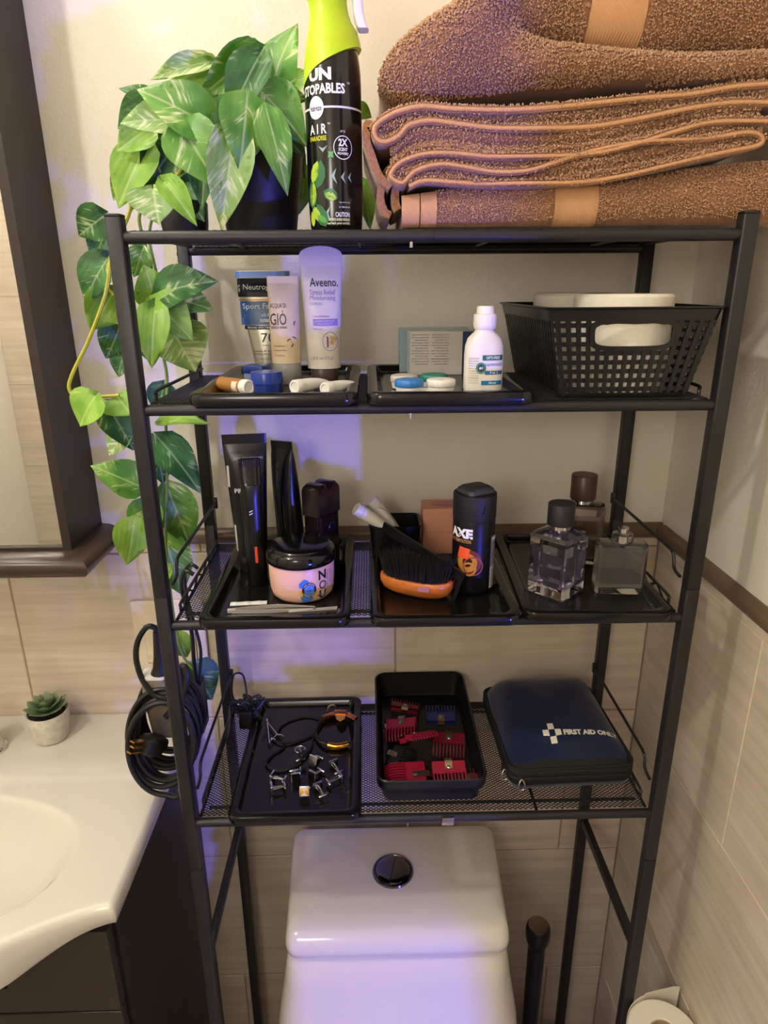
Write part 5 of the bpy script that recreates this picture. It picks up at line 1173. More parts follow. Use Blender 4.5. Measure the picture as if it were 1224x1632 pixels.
b = B(); b.prism([(-.036, -.0022), (.028, -.0030), (.036, -.0012), (.037, .0012), (.028, .0030), (-.036, .0022)], 0, .0014); b.build('blade', TWZ, o, smooth=0)
b = B(); b.lathe([(.0016, .0014), (.0016, .0020), (.0008, .0024)], 12, M=T(-.006, 0, 0)); b.build('rivet', STEEL, o)
o = thing('paper_strip', 'narrow crumpled white paper strip lying behind the tweezers', 'paper', (-.2160, .0325, z3), (0, 0, 4))
b = B(); rings = []
for k in range(10):
    x = -.022 + .044*k/9; h_ = .0010 + .0009 * math.sin(k * 2.1); rings.append([(x, -.0045, .0001), (x, .0045, .0001 + h_*.4), (x, .0045, h_*.4 + .0005), (x, 0, h_ + .0006), (x, -.0045, .0007)])
b.loft(rings); b.build('sheet', mat('white_wrapper', '#dfe3da', .5), o, smooth=0)

# black cup with two white tubes, pink box
cu = thing('square_cup', 'square black plastic cup holding white tubes behind the hairbrush', 'cup', (-.0325, .1790, z3), (0, 0, 0))
b = B(); b.loft([[(x, y, z) for x, y in rr(w, w*.82, .008, 6)] for w, z in ((.060, 0), (.064, .002), (.0710, .0515), (.0733, .052), (.0733, .0535), (.0700, .0545), (.0665, .0530), (.0600, .004))]); b.build('cup_body', SATB, cu)
def cupped_tube(label, base, tip, r, txt=None):
    base, tip = Vector(base), Vector(tip); d = tip - base; L = d.length
    o = thing('dye_tube', label, 'tube', base, (0, 0, 0), 'white tubes in the square cup'); o.rotation_mode = 'QUATERNION'; q = d.to_track_quat('Z', 'Y'); o.rotation_quaternion = q
    b = B(); b.loft([[(x, y, L*t) for x, y, _ in ell(r*(1.0 + .25*(1-t)), max(r*math.sqrt(max(0, 1-(1-t)**2)), .0007), 28)] for t in np.linspace(0, .86, 9)]); b.build('tube_body', WHITEP, o)
    b = B(); b.lathe([(r*.94, L*.861), (r*.98, L*.868), (r*.96, L - .001), (r*.86, L), (r*.5, L), (0, L - .001)], 28); b.build('cap', mat('cap_white', '#e3dfd6', .4), o)
    if txt:
        inv = q.inverted(); c = inv @ (Vector((-.0642, -.69935, 1.573)) - base); a0 = math.atan2(c.y, c.x)
        wq = lambda u, v: ((r*1.03)*math.cos(a0 + u/r), (r*1.03)*math.sin(a0 + u/r), v)
        b = B(); blob(b, wq, 0, L*.62, r*.85, L*.24, 28, r0=.93); b.build('label_ring', mat('dark_red_print', '#57423c', .5), o, smooth=0)
        lettering(o, INKB, wq, [(txt[0], r*.28, L*.63, dict(w=.012, h=.0034, rot=90, bold=.03)), (txt[1], -r*.30, L*.60, dict(w=.017, h=.0052, rot=90, bold=.04))])
cupped_tube('white tube with black lettering leaning out of the square black cup', (-.0130, .1930, z3 + .0095), (-0.0667, 0.1900, 1.2890), .0105, ('for', 'MEN'))
cupped_tube('plain white tube leaning lowest out of the square black cup', (-.0330, .1650, z3 + .0400), (-0.0862, 0.1500, 1.2905), .0095)
pk = thing('soap_box', 'peach pink cardboard box standing behind the black spray can', 'box', (.0385, .2050, z3), (0, 0, 0))
b = B(); b.rbox(.062, .045, .0680, .001, .0006); b.build('carton', mat('peach_carton', '#d79a80', .5), pk, smooth=0)
b = B(); b.box(-.0311, .0311, -.02265, .02265, .033, .0336); b.build('lid_seam', mat('peach_dark', '#b9785f', .6), pk, smooth=0)
fw_ = flat((0, -.0225, .034), (1, 0, 0), (0, 0, 1))
b = B(); blob(b, flat((0, 0, .0680), (1, 0, 0), (0, 1, 0), .0004), .004, 0, .022, .013, 28); b.build('label_badge', mat('rose_badge', '#c9707a', .5), pk, smooth=0)
lettering(pk, mat('pale_grey_print', '#cfc6bf', .5), flat((0, 0, .0680), (1, 0, 0), (0, 1, 0), .0008), [('BEAUTY BAR', .002, .001, dict(w=.036, h=.004, bold=.02))])
# hairbrush lying with its bristles up
hb = thing('hairbrush', 'oval orange wooden hairbrush with dense black bristles', 'brush', (-.0090, .0570, z3), (0, 0, -26))
b = B()
def oval(w, d, z, n=44): return ell(w, d, n, 2.5, z)
b.loft([oval(.026, .010, 0), oval(.037, .017, .0018), oval(.0445, .0235, .0075), oval(.0480, .0270, .0150), oval(.0480, .0270, .0215), oval(.0462, .0258, .0245)]); b.build('wood_block', wood_mat('orange_wood', '#b5602a', '#cf7a38', .28, (40, 4, 60)), hb, smooth=50)
b = B(); rg = random.Random(3)
nb = 0
for i in range(-20, 21):
    for j in range(-11, 12):
        x = i * .0023 + rg.uniform(-.0004, .0004); y = j * .0022 + rg.uniform(-.0004, .0004)
        if (abs(x) / .0435) ** 2.5 + (abs(y) / .0232) ** 2.5 < 1:
            lx, ly = x * .16 + rg.uniform(-.002, .002), y * .25 + rg.uniform(-.002, .002); h_ = .0270 + rg.uniform(-.0025, .002); r_ = .0011
            b.add([(x - r_, y - r_, .0243), (x + r_, y - r_, .0243), (x, y + r_, .0243), (x + lx, y + ly, .0245 + h_)], [(0, 1, 3), (1, 2, 3), (2, 0, 3)])
stuff(b.build('bristles', mat('black_bristle', '#0f0e0e', .6), hb, smooth=0))
b = B(); patch(b, lambda u, v: (u, -.0273 + .0018 * ((u - .01) / .01) ** 2 * .35, v), .012, .026, .0155, .0215, 3, 1); b.build('label', mat('worn_violet_mark', '#b07a9a', .5), hb, smooth=0)
# comb leaning on the brush
p0, p1 = Vector((-0.0481, 0.1120, 1.2837)), Vector((0.0467, 0.0260, 1.2468))
cm = thing('comb', 'long black comb resting aslant on the hairbrush bristles', 'comb', p0); d = (p1 - p0); L = d.length; x = d.normalized(); up = Vector((-.05, -.08, -1)); y = (up - x * up.dot(x)).normalized(); zz = x.cross(y)
cm.matrix_world = Matrix(((x.x, y.x, zz.x, p0.x), (x.y, y.y, zz.y, p0.y), (x.z, y.z, zz.z, p0.z), (0, 0, 0, 1)))
b = B(); b.loft([[(q, a, c) for a, c in ((0, -.0018), (hh, -.0015), (hh, .0015), (0, .0018))] for q, hh in ((0, .010), (.004, .013), (L*.45, .012), (L*.5, .011), (L - .004, .012), (L, .010))]); b.build('spine', SATB, cm, smooth=30)
b = B()
for i in range(34):
    q = .006 + (L - .012) * i / 33; wd = .0007 if i < 20 else .0011; b.loft([[(q - wd*k, a, -.0012*k), (q + wd*k, a, -.0012*k), (q + wd*k, a, .0012*k), (q - wd*k, a, .0012*k)] for a, k in ((.010, 1), (.032, .75), (.0385, .35))])
stuff(b.build('teeth', SATB, cm, smooth=0))
b = B(); b.loft([[(q, a, c) for a, c in ((.008, -.0017), (.0395, -.0009), (.0395, .0009), (.008, .0017))] for q in (L - .0045, L - .0005)]); b.build('end_tooth', SATB, cm, smooth=0)

# body spray can
ax = thing('body_spray', 'matt black body spray can with an orange price sticker', 'spray can', (.0620, .0720, z3), (0, 0, 0))
RA = .0262
b = B(); b.lathe([(0, 0), (.0235, 0), (.0252, .0012), (.0260, .003), (RA, .006), (RA, .0925), (.0256, .0945)], 56); b.build('can', mat('black_can', '#101014', .35, metal=.3), ax)
b = B(); b.lathe([(.0250, .0946), (.0262, .0950), (.0266, .097), (.0266, .124), (.0262, .1265), (.0245, .1278), (0, .1278)], 56); b.build('cap_collar', mat('matt_black_cap', '#1a1a1d', .5), ax)
b = B(); b.loft([[(x, y - .001, z) for x, y in rr(w, d, .006, 5)] for w, d, z in ((.0385, .034, .1279), (.0365, .032, .1322), (.030, .026, .1350))]); b.build('actuator', mat('grey_black_cap', '#3a3a3f', .45), ax, rot=(0, 0, R(28)))
b = B(); b.box(.0078, .0092, -.0272, -.0258, .106, .1145); b.box(.0052, .0078, -.0275, -.0265, .106, .1072); b.build('nozzle_slot', INKB, ax, smooth=0)
aw_ = cylwrap(RA)
lettering(ax, INKW, aw_, [('AXE', -.0215, .0805, dict(w=.0330, h=.0125, bold=.06))])
lettering(ax, mat('gold_print', '#b98a48', .4), aw_, [('DARK TEMPTATION', -.0240, .0705, dict(w=.0340, h=.0046, bold=.03))])
def circ(m, u, v, r_, r0=0, off=.0003, nm='label_swirl'):
    b = B(); blob(b, cylwrap(RA, off), u, v, r_, r_, 28, r0=r0); b.build(nm, m, ax, smooth=0)
circ(mat('brown_swirl', '#6e2f1e', .4), -.0095, .0440, .0165, 0, .0003); circ(mat('gold_swirl', '#c98a2c', .4), -.0110, .0430, .0125, .45, .0005); circ(mat('dark_swirl', '#2e1210', .4), -.0105, .0445, .0060, 0, .0006); circ(mat('gold_swirl', '#c98a2c', .4), -.0085, .0350, .0092, .72, .0007); circ(mat('red_swirl', '#9c4a2e', .4), -.0035, .0390, .0125, .86, .0007)
b = B(); polyp(b, cylwrap(RA, .0010), [(-.0075, -.0055), (.005, -.0075), (.0075, .005), (-.0048, .0072)], -.0155, .0560, 1.1); b.build('price_sticker', mat('orange_sticker', '#f0592b', .5), ax, smooth=0)
b = B(); patch(b, cylwrap(RA, .0004), .0205, .0345, .0360, .0750, 8, 2); b.build('label_panel', mat('grey_fine_print', '#8f9096', .5), ax, smooth=0)
lettering(ax, INKB, cylwrap(RA, .0007), [(s_, .0275, .0655 - .0029*i, dict(w=.0125, h=.0017, bold=.02)) for i, s_ in enumerate(('WARNING FLAMMABLE', 'keep out of reach', 'do not spray on eyes', 'contents under pressure', 'use in ventilated area', 'do not puncture can', 'avoid heat and flame', 'use only as directed', 'deodorant spray', 'alcohol denat.'))])
lettering(ax, INKW, cylwrap(RA, .0008), [('48h', .0275, .0715, dict(w=.0110, h=.0036, bold=.03))])
b = B(); patch(b, cylwrap(RA, .0004), .0205, .0345, .0060, .0350, 8, 2); b.build('barcode_panel', mat('barcode_white', '#d5d4d0', .5), ax, smooth=0)
b = B()
for i in range(15): patch(b, cylwrap(RA, .0007), .0220, .0335, .0080 + .0017*i, .0080 + .0017*i + (.0005 if i % 3 else .0009), 4, 1)
b.build('barcode', INKB, ax, smooth=0)

# perfume bottles
def glass(name, col='#f4f4f6', ior=1.45, rough=.02): return mat(name, col, rough, trans=1.0, ior=ior)
GL = glass('clear_glass')
pa = thing('perfume_bottle', 'faceted clear perfume bottle with violet tinted liquid and a matt black cap', 'perfume', (.1650, .0560, z3), (0, 0, -47), 'perfume bottles on the third tier')
oct_ = lambda w, d, c, z: [(x, y, z) for x, y in ((w/2 - c, -d/2), (w/2, -d/2 + c), (w/2, d/2 - c), (w/2 - c, d/2), (-w/2 + c, d/2), (-w/2, d/2 - c), (-w/2, -d/2 + c), (-w/2 + c, -d/2))]
b = B(); b.loft([oct_(.049, .046, .0020, 0), oct_(.0525, .0495, .0028, .003), oct_(.0540, .0510, .0028, .074), oct_(.050, .047, .004, .079), oct_(.028, .028, .006, .0835)]); b.build('glass_bottle', GL, pa, smooth=0)
b = B(); b.loft([oct_(.034, .031, .003, .0125), oct_(.042, .039, .003, .018), oct_(.043, .040, .003, .056)]); b.build('liquid', mat('violet_liquid', '#b4aecb', .06, trans=.92, ior=1.25), pa, smooth=0)
b = B(); b.lathe([(.0118, .0836), (.0128, .084), (.0128, .0888), (.0120, .0892)], 32); b.build('collar', CHROME, pa)
b = B(); b.lathe([(.0155, .0894), (.0162, .0900), (.0162, .1150), (.0154, .1162), (0, .1162)], 40); b.build('cap', mat('matt_black_cap', '#1a1a1d', .5), pa)
pb = thing('perfume_bottle', 'square flat clear perfume bottle with a bare silver pump', 'perfume', (.2435, .0560, z3), (0, 0, -5), 'perfume bottles on the third tier')
b = B(); b.loft([[(x, y, z) for x, y in rr(.060, .026, r_, 5)] for r_, z in ((.003, 0), (.004, .001), (.004, .061), (.005, .064))] + [[(x, y, .0655) for x, y in rr(.055, .022, .004, 5)]]); b.build('glass_bottle', GL, pb)
b = B(); b.loft([[(x, y, z) for x, y in rr(.0545, .0205, .003, 4)] for z in (.008, .0560)]); b.build('liquid', mat('smoky_liquid', '#c4bfb6', .15, trans=.8, ior=1.2), pb)
b = B(); b.lathe([(.0115, .0657), (.0125, .0662), (.0125, .0755), (.0115, .0762), (.0110, .0765)], 28); b.build('collar_glass', glass('clear_plastic', '#f0efe8', 1.4, .05), pb)
b = B(); b.lathe([(.0088, .0660), (.0088, .0758), (.0072, .0764), (.0066, .0768), (.0066, .0835), (.0058, .0842), (0, .0842)], 28); b.build('pump', CHROME, pb)
pc = thing('perfume_bottle', 'tall clear perfume bottle with a dark wooden cap behind the black capped one', 'perfume', (.2230, .1560, z3), (0, 0, -12), 'perfume bottles on the third tier')
b = B(); b.loft([[(x, y, z) for x, y in rr(.058, .032, .012, 8)] for z in (0,)] + [[(x, y, z) for x, y in rr(w, d, .013, 8)] for w, d, z in ((.062, .036, .003), (.062, .036, .078), (.059, .033, .0825), (.050, .026, .0840))]); b.build('glass_bottle', GL, pc)
b = B(); b.loft([[(x, y, z) for x, y in rr(.052, .027, .010, 6)] for z in (.008, .062)]); b.build('liquid', mat('amber_liquid', '#a08c70', .15, trans=.75, ior=1.25), pc)
b = B(); b.lathe([(.0135, .0842), (.0142, .0846), (.0142, .0890), (.0136, .0895)], 32); b.build('collar', CHROME, pc)
b = B(); b.lathe([(.0165, .0897), (.0172, .0905), (.0172, .1225), (.0165, .1235), (0, .1235)], 40); b.build('cap', wood_mat('dark_cap_wood', '#2f1710', '#4a2618', .35, (60, 60, 5)), pc)

# ------------------------------------------------------------------ fourth tier: jewellery tray, clipper guards, first aid pouch
z4 = TZ[3]
SILV = mat('silver_metal', '#cfcfd4', .16, metal=1.0); ONYX = mat('black_onyx', '#0b0b0c', .1)
def cufflink(label, loc, rot, kind):
    o = thing('cufflink', label, 'cufflink', loc, rot, 'cufflinks on the jewellery tray')
    if kind == 'round':
        b = B(); b.lathe([(.0078, 0), (.0082, .0006), (.0082, .0022), (.0072, .0028), (.0068, .0022), (0, .0022)], 32); b.build('face', SILV, o)
        b = B(); b.box(-.0004, .0004, -.0066, .0066, .0022, .0026); b.build('inlay_line', STEEL, o, smooth=0)
        b = B(); b.lathe([(0, .0022), (.0066, .0022), (.0060, .0025), (0, .0025)], 24); b.build('inlay', mat('grey_inlay', '#4a4a4e', .3, metal=.7), o)
    else:
        w = .0135; b = B(); b.rbox(w, w, .0030, .0008, .0005); b.build('face', SILV, o)
        b = B(); b.rbox(w - .0018, w - .0018, .0007, .0005, .0003, z0=.0031)
        b.build('inlay', {'onyx': ONYX, 'gold': GOLD, 'grey': mat('brushed_grey', '#77777a', .35, metal=1.0)}[kind], o)
        if kind == 'gold':
            b = B()
            for s_ in (0, 180):
                a = w/2 - .0012; c, sn = math.cos(R(s_)), math.sin(R(s_)); b.prism([(x*c - y*sn, x*sn + y*c) for x, y in ((0, 0), (-a, a), (a, a))], .0039, .0042)
            b.build('inlay_facet', SILV, o, smooth=0)
    b = B(); b.tube([(-.0012, 0, 0), (-.0010, 0, -.006), (0, 0, -.0155)], [.0016, .0012, .0013], 8); b.tube([(.0026, 0, 0), (.0022, 0, -.006), (.0010, 0, -.0155)], [.0010, .0009, .0011], 8); b.build('stem', SILV, o)
    b = B(); b.tube([(-.0070, 0, -.0165), (-.006, 0, -.0166), (.006, 0, -.0166), (.0070, 0, -.0165)], [.0012, .0019, .0019, .0012], 10); b.build('toggle', SILV, o)
    return o
P = lambda x, y, dz: (x, y, z4 + dz)
cufflink('round silver cufflink lying face up near the black cord', P(-.1735, .1035, .0178), (0, 0, 20), 'round')
cufflink('square cufflink with a gold and silver checked face at the front of the pile', P(-.1610, .0330, .0075), (62, 0, 0), 'gold')
cufflink('square black onyx cufflink standing on its edge left in the pile', P(-.1760, .0620, .0070), (80, 0, 14), 'onyx')
cufflink('square black onyx cufflink standing on its edge in the middle of the pile', P(-.1520, .0640, .0070), (82, 0, -38), 'onyx')
cufflink('grey square cufflink leaning at the back of the pile below the gold clasp', P(-.1535, .0950, .0080), (66, 0, -28), 'grey')
cufflink('small grey cufflink on its side at the back right of the pile', P(-.1240, .0850, .0072), (84, 0, -150), 'grey')
cufflink('silver cufflink lying on its side at the right end of the pile', P(-.1155, .0590, .0072), (86, 0, 120), 'grey')
cufflink('silver cufflink lying with its bar towards the tray edge at the front of the pile', P(-.1430, .0400, .0072), (86, 0, 210), 'grey')
cufflink('silver cufflink with two bright bars at the left, the upper of the pair', P(-.2070, .0620, .0072), (90, 0, 252), 'onyx')
cufflink('silver cufflink with two bright bars at the left, the lower of the pair', P(-.2050, .0400, .0072), (90, 0, 285), 'onyx')
# tie clip pin shaped as a triangle
tp = thing('tie_pin', 'silver triangular pin lying on the black cord', 'pin', P(-.2265, .165, .0040), (0, 0, 0))
b = B(); b.tube([(-.009, .030, .002), (.003, -.030, .002)], .0014, 8); b.build('pin_bar', SILV, tp)
b = B(); b.tube([(-.0070, .022, .002), (.012, -.008, .002), (.003, -.027, .002)], .0009, 8); b.tube([(.012, -.008, .002), (.020, -.010, .002), (.023, -.016, .002)], .0010, 8); b.build('pin_frame', SILV, tp)
# black cord necklace
nk = thing('cord_necklace', 'thin black cord necklace in loose loops on the jewellery tray', 'necklace', P(-.18, .14, 0))
pts = [(-.222, .150), (-.205, .140), (-.180, .145), (-.155, .165), (-.150, .195), (-.175, .205), (-.205, .190), (-.215, .165), (-.200, .135), (-.215, .115), (-.222, .095), (-.205, .080), (-.185, .085), (-.170, .105), (-.160, .130), (-.158, .160), (-.145, .190), (-.130, .205)]
b = B(); b.tube(spline([(x + .18, y - .14, .0019 + .0022 * (i % 3 == 1)) for i, (x, y) in enumerate(pts)], 6), .0016, 8); b.build('cord', mat('black_cord', '#131213', .6), nk)
b = B(); b.tube([(-.0425, .0105, .0022), (-.036, .008, .0022)], .0023, 10); b.build('clasp', SILV, nk)
rg_ = thing('finger_ring', 'plain silver ring standing by the rose gold bracelet clasp', 'ring', P(-.1335, .2155, .0068), (78, 0, 15))
b = B(); b.tube([(.0078*math.cos(2*math.pi*k/36), .0078*math.sin(2*math.pi*k/36), 0) for k in range(36)], .0010, 8, closed=True); b.build('band', SILV, rg_)
b = B(); b.lathe([(.0072, -.0016), (.0088, -.0016), (.0088, .0016), (.0072, .0016), (.0072, -.0016)], 36, caps=False); b.build('band_face', SILV, rg_)
br = thing('bracelet', 'braided black leather bracelet with a gold clasp and three rose gold bars', 'bracelet', P(-.1215, .1640, .0040), (0, 0, 0))
RBc = .0345
b = B(); N = 120
for s_ in range(3):
    b.tube([((RBc + .0016*math.cos(2*math.pi*(k*14/N + s_/3))) * math.cos(2*math.pi*k/N), (RBc + .0016*math.cos(2*math.pi*(k*14/N + s_/3))) * 1.12 * math.sin(2*math.pi*k/N), .0018 + .0012*math.sin(2*math.pi*(k*14/N + s_/3))) for k in range(N)], .0016, 6, closed=True)
b.build('leather_braid', mat('black_leather', '#191514', .5), br)
def arcbar(a0, a1, r_, m, nm, hw):
    b = B(); rings = []
    for k in range(9):
        a = R(a0 + (a1 - a0)*k/8); c = (RBc*math.cos(a), RBc*1.12*math.sin(a))
        nx_, ny_ = math.cos(a), math.sin(a); rings.append([(c[0] + nx_*q[0], c[1] + ny_*q[0], .0022 + q[1]) for q in [(hw*math.cos(2*math.pi*j/12), r_*math.sin(2*math.pi*j/12)) for j in range(12)]])
    b.loft(rings); return b.build(nm, m, br)
arcbar(-112, -62, .0056, GOLD, 'gold_clasp', .0050)
for i, a in enumerate((120, 85, 52)):
    b = B(); b.rbox(.0205, .0085, .0090, .0015, .0008, M=T(RBc*math.cos(R(a)), RBc*1.12*math.sin(R(a)), -.001 + (.003 if i == 1 else 0), 18, 0, a - 90)); b.build('rose_bar', ROSE, br)
b = B(); b.prism([(-.009, .0), (.009, .0), (.006, -.014), (0, -.020), (-.006, -.014)], .0065, .0078, M=T(.003, .0335, 0)); b.build('gold_tag', GOLD, br)

# bin of clipper guards
bn = thing('organizer_bin', 'black plastic organizer bin full of hair clipper guards', 'bin', (.0110, .1440, MZ[3]), (0, 0, 0))
b = B(); b.loft([[(x, y, z) for x, y in rr(w, d, r_, 6)] for w, d, r_, z in ((.126, .240, .010, 0), (.130, .244, .012, .002), (.136, .250, .013, .0235), (.146, .259, .016, .0245), (.148, .261, .017, .0275), (.149, .2625, .018, .0400), (.146, .2595, .017, .0412), (.143, .2565, .016, .0400), (.129, .243, .011, .006), (.126, .240, .010, .0025))])
b.build('bin_body', SATB, bn)
b = B()
for x in (-.058, .058): b.box(x - .0006, x + .0006, -.1305, -.1285, .0262, .0335)
b.build('rib', SATB, bn, smooth=0)
RED = mat('cherry_red_plastic', '#931a33', .35); NAVY = mat('navy_blue_plastic', '#2c2f6e', .4); CLIPM = mat('bronze_clip', '#a8977a', .3, metal=1.0); DRED = mat('dark_red_plastic', '#6a1424', .35)
def guard_mesh():
    a = B(); w, d = .046, .017
    a.loft([[(x, y, z) for x, y in ((-w/2, -d/2), (w/2, -d/2), (w/2, d/2), (-w/2, d/2))] for z in (0, .0028)])
    for x in (-w/2, w/2 - .0016): a.box(x, x + .0016, -d/2, d/2, -.007, .0028)
    a.box(-w/2, w/2, d/2 - .0015, d/2, -.006, .0028)
    t = B(); n = 10
    for i in range(n):
        x = -w/2 + .0010 + (w - .0020) * i / (n - 1); r_ = .00085
        t.loft([[(x - r_, y, z0), (x + r_, y, z0), (x + r_, y, z1), (x - r_, y, z1)] for y, z0, z1 in ((-d/2 + .001, -.0025, .0028), (-d/2 - .006, -.004, .0035), (-d/2 - .013, -.0055, .0020), (-d/2 - .0185, -.0065, -.0035))])
    c = B(); c.loft([[(-.0052, y, z), (.0052, y, z), (.0052, y, z + .0007), (-.0052, y, z + .0007)] for y, z in ((-.003, .0030), (.003, .0031), (.0075, .0045), (.0115, .0040), (.0135, .0010), (.0125, -.0035))])
    r2 = B(); r2.lathe([(.0024, .0037), (.0022, .0046), (.0010, .0052), (0, .0053)], 14, M=T(0, -.0008, 0))
    return a, t, c, r2
GM = guard_mesh(); gtmp = {}
def guard(label, loc, rot, m):
    o = thing('clipper_guard', label, 'clipper guard', loc, rot, 'clipper guards in the organizer bin')
    key = m.name
    if key not in gtmp:
        a = GM[0].build('guard_body', m, o, smooth=0); t = GM[1].build('teeth', m, a, smooth=0); stuff(t)
        c = GM[2].build('metal_clip', CLIPM, o); r_ = GM[3].build('rivet', STEEL, o); gtmp[key] = (a, c, r_)
    else:
        for q in gtmp[key]: dup(q, o)
    return o
gz = MZ[3] + .0026
G = lambda x, y, z: (x, y, gz + z)
guard('bright red clipper guard with a bronze clip lying flat at the bin front', G(.0375, .0560, .0230), (28, 0, 2), RED)
guard('red clipper guard lying sideways with long open teeth at the bin front', G(-.0080, .0540, .0120), (0, 6, -88), RED).scale = (1, 1.6, 1)
guard('dark red clipper guard mostly hidden in the front corner of the bin', G(.0610, .0500, .0100), (10, 0, 178), DRED)
guard('crimson clipper guard tilted on its edge across the middle of the bin', G(-.0060, .1130, .0330), (-38, 12, 30), RED)
guard('dark red clipper guard with a silver rivet right of the tilted crimson one', G(.0450, .1180, .0230), (22, 0, -8), DRED)
guard('red clipper guard with its clip up at the middle of the left bin wall', G(-.0235, .1540, .0240), (14, -14, -12), RED)
guard('dark red clipper guard at the back left corner of the bin', G(-.0160, .2050, .0180), (12, -8, 172), DRED)
guard('dark red clipper guard half under the red one by the left bin wall', G(-.0380, .1640, .0085), (4, 0, 96), DRED)
guard('navy blue clipper guard lying teeth away from the room', G(.0390, .1760, .0170), (-16, 0, 178), NAVY)
guard('black clipper guard at the bottom of the bin in the left front corner', G(-.0350, .1000, .0085), (0, 0, 70), MATTB)

# first aid pouch
fa = thing('first_aid_kit', 'navy blue zipped first aid pouch with a white checked cross', 'bag', (.2030, .1370, MZ[3]), (0, 0, 2))
NAV = NT('navy_nylon'); NAV.b.inputs['Base Color'].default_value = (*hexc('#0f1c40'), 1); NAV.b.inputs['Roughness'].default_value = .42; NAV.b.inputs['Sheen Weight'].default_value = .2
_g = NAV.n('ShaderNodeTexCoord'); _n = NAV.n('ShaderNodeTexNoise', i_Scale=38.0, i_Detail=3.0); NAV.l(_g.outputs['Object'], _n.inputs['Vector']); NAV.bump(_n.outputs['Fac'], .35, .004); NAV = NAV.m
BAND = mat('black_zip_tape', '#141414', .65, bump=.2, bscale=500)
def pr_(w, d, r_, z, sag=0.0, n=12):
    return [(x, y, z + sag * (.5 - y / d)) for x, y in rr(w, d, r_, n)]
b = B(); b.loft([pr_(.160, .182, .010, .0005), pr_(.168, .190, .014, .002), pr_(.172, .194, .016, .010)]); b.build('bottom_panel', NAV, fa, smooth=70)
b = B(); b.loft([pr_(.1735, .1955, .017, .0102), pr_(.177, .199, .018, .015), pr_(.1775, .1995, .018, .021), pr_(.177, .199, .018, .0215), pr_(.176, .198, .018, .0222), pr_(.177, .199, .018, .0229), pr_(.1775, .1995, .018, .0235), pr_(.177, .199, .018, .031), pr_(.173, .195, .017, .0345)]); zb = b.build('zip_band', BAND, fa, smooth=70)
b = B(); nu = 40; n2 = 40; vs = []; fs = []
def dome(u, v):
    x = u * .0862; y = v * .0970; q = (abs(u) ** 8 + abs(v) ** 8) ** .125
    h_ = .0345 + .019 * (1 - q ** 3.2) * (1 + .75 * v) + .019 * (v + 1) * .5 * (1 - q ** 8) + .0022 * noise3((x, y, 0), 60, 2) * (1 - q)
    if v < -.45: h_ -= .0075 * ((-.45 - v) / .55) ** 1.0 * (1 - abs(u) ** 3)
    if v < -.5: h_ += .0022 * math.sin(u * 7 + 1) * (1 - q) * 2
    return x, y, h_
def sq(u, v):                                                          # square grid to rounded square
    return u * math.sqrt(1 - .09 * v * v), v * math.sqrt(1 - .09 * u * u)
for j in range(n2 + 1):
    for i in range(nu + 1):
        u, v = sq(-1 + 2*i/nu, -1 + 2*j/n2); vs.append(dome(u, v))
for j in range(n2):
    for i in range(nu): a = j*(nu+1) + i; fs.append((a, a+1, a+nu+2, a+nu+1))
b.add(vs, fs); rim_ = [i for i in range(nu)] + [j*(nu+1) + nu for j in range(n2)] + [n2*(nu+1) + i for i in range(nu, 0, -1)] + [j*(nu+1) for j in range(n2, 0, -1)]
b.loft([[vs[k] for k in rim_], [(vs[k][0]*.97, vs[k][1]*.97, .0325) for k in rim_]], False, False); b.build('top_panel', NAV, fa, smooth=80)
b = B(); b.tube([(x, y, .0350) for x, y in rr(.1735, .1955, .017, 10)], .0022, 8, closed=True); b.build('piping', BAND, fa)
def dw(off):
    def f_(x, y):
        h0 = dome(x / .0862, y / .0970)[2]; return (x, y, h0 + off)
    return f_
b = B(); s_ = .0088
for i, j in ((0, 1), (-1, 0), (1, 0), (0, -1)):
    patch(b, dw(.0009), -.0150 + i*s_ - s_/2, -.0150 + i*s_ + s_/2, -.044 + j*s_*1.1 - s_*.55, -.044 + j*s_*1.1 + s_*.55, 3, 3)
b.build('cross_emblem', mat('white_screen_print', '#e6e2d4', .6), fa, smooth=0)
lettering(fa, mat('white_screen_print', '#e6e2d4', .6), dw(.0010), [('FIRST AID ONLY', .0415, -.0440, dict(w=.0800, h=.0080, bold=.05))])
for x, y in ((-.072, -.0975), (-.0905, -.076)):
    b = B(); b.rbox(.007, .006, .012, .0015, .0008, M=T(x, y, .0165)); zp = b.build('zip_slider', INKB, zb)
    b = B(); b.tube(spline([(x, y - .003, .022), (x + .004, y - .006, .016), (x + .003, y - .006, .008), (x - .003, y - .006, .008), (x - .004, y - .006, .016)], 4, closed=True), .0011, 6, closed=True); b.build('pull_ring', STEEL, zp)

# ------------------------------------------------------------------ clipper with its coiled cord, adapter and thin cables at the rack's side
CORD = mat('black_rubber_cord', '#171717', .38); BRASS = mat('brass_prong', '#c99a4e', .3, metal=1.0)
hc = thing('hair_clipper', 'grey hair clipper hanging with its coiled black cord at the rack side', 'clipper', (-.364, .100, 1.03), (0, 0, 0))
GREY = mat('warm_grey_metal', '#7d7468', .4, metal=.4)
b = B(); b.loft([[(x + dx, y, z) for x, y in rr(w, d, .006, 5)] for w, d, dx, z in ((.030, .026, .006, -.055), (.036, .030, .005, -.050), (.037, .032, .002, -.010), (.036, .030, -.001, .020), (.033, .026, -.002, .036), (.031, .024, -.002, .038))]); b.build('housing', GREY, hc)
b = B(); b.loft([[(x - .002, y, z) for x, y in rr(.034, .027, .006, 5)] for z in (.0382, .0425)]); b.build('end_cap', WHITEP, hc)
b = B(); b.lathe([(.013, .0428), (.0095, .052), (.0075, .066), (.0062, .085), (.0055, .100), (.0050, .106)], 20, M=T(.004, 0, 0, 0, 2, 0)); b.build('strain_relief', CORD, hc)
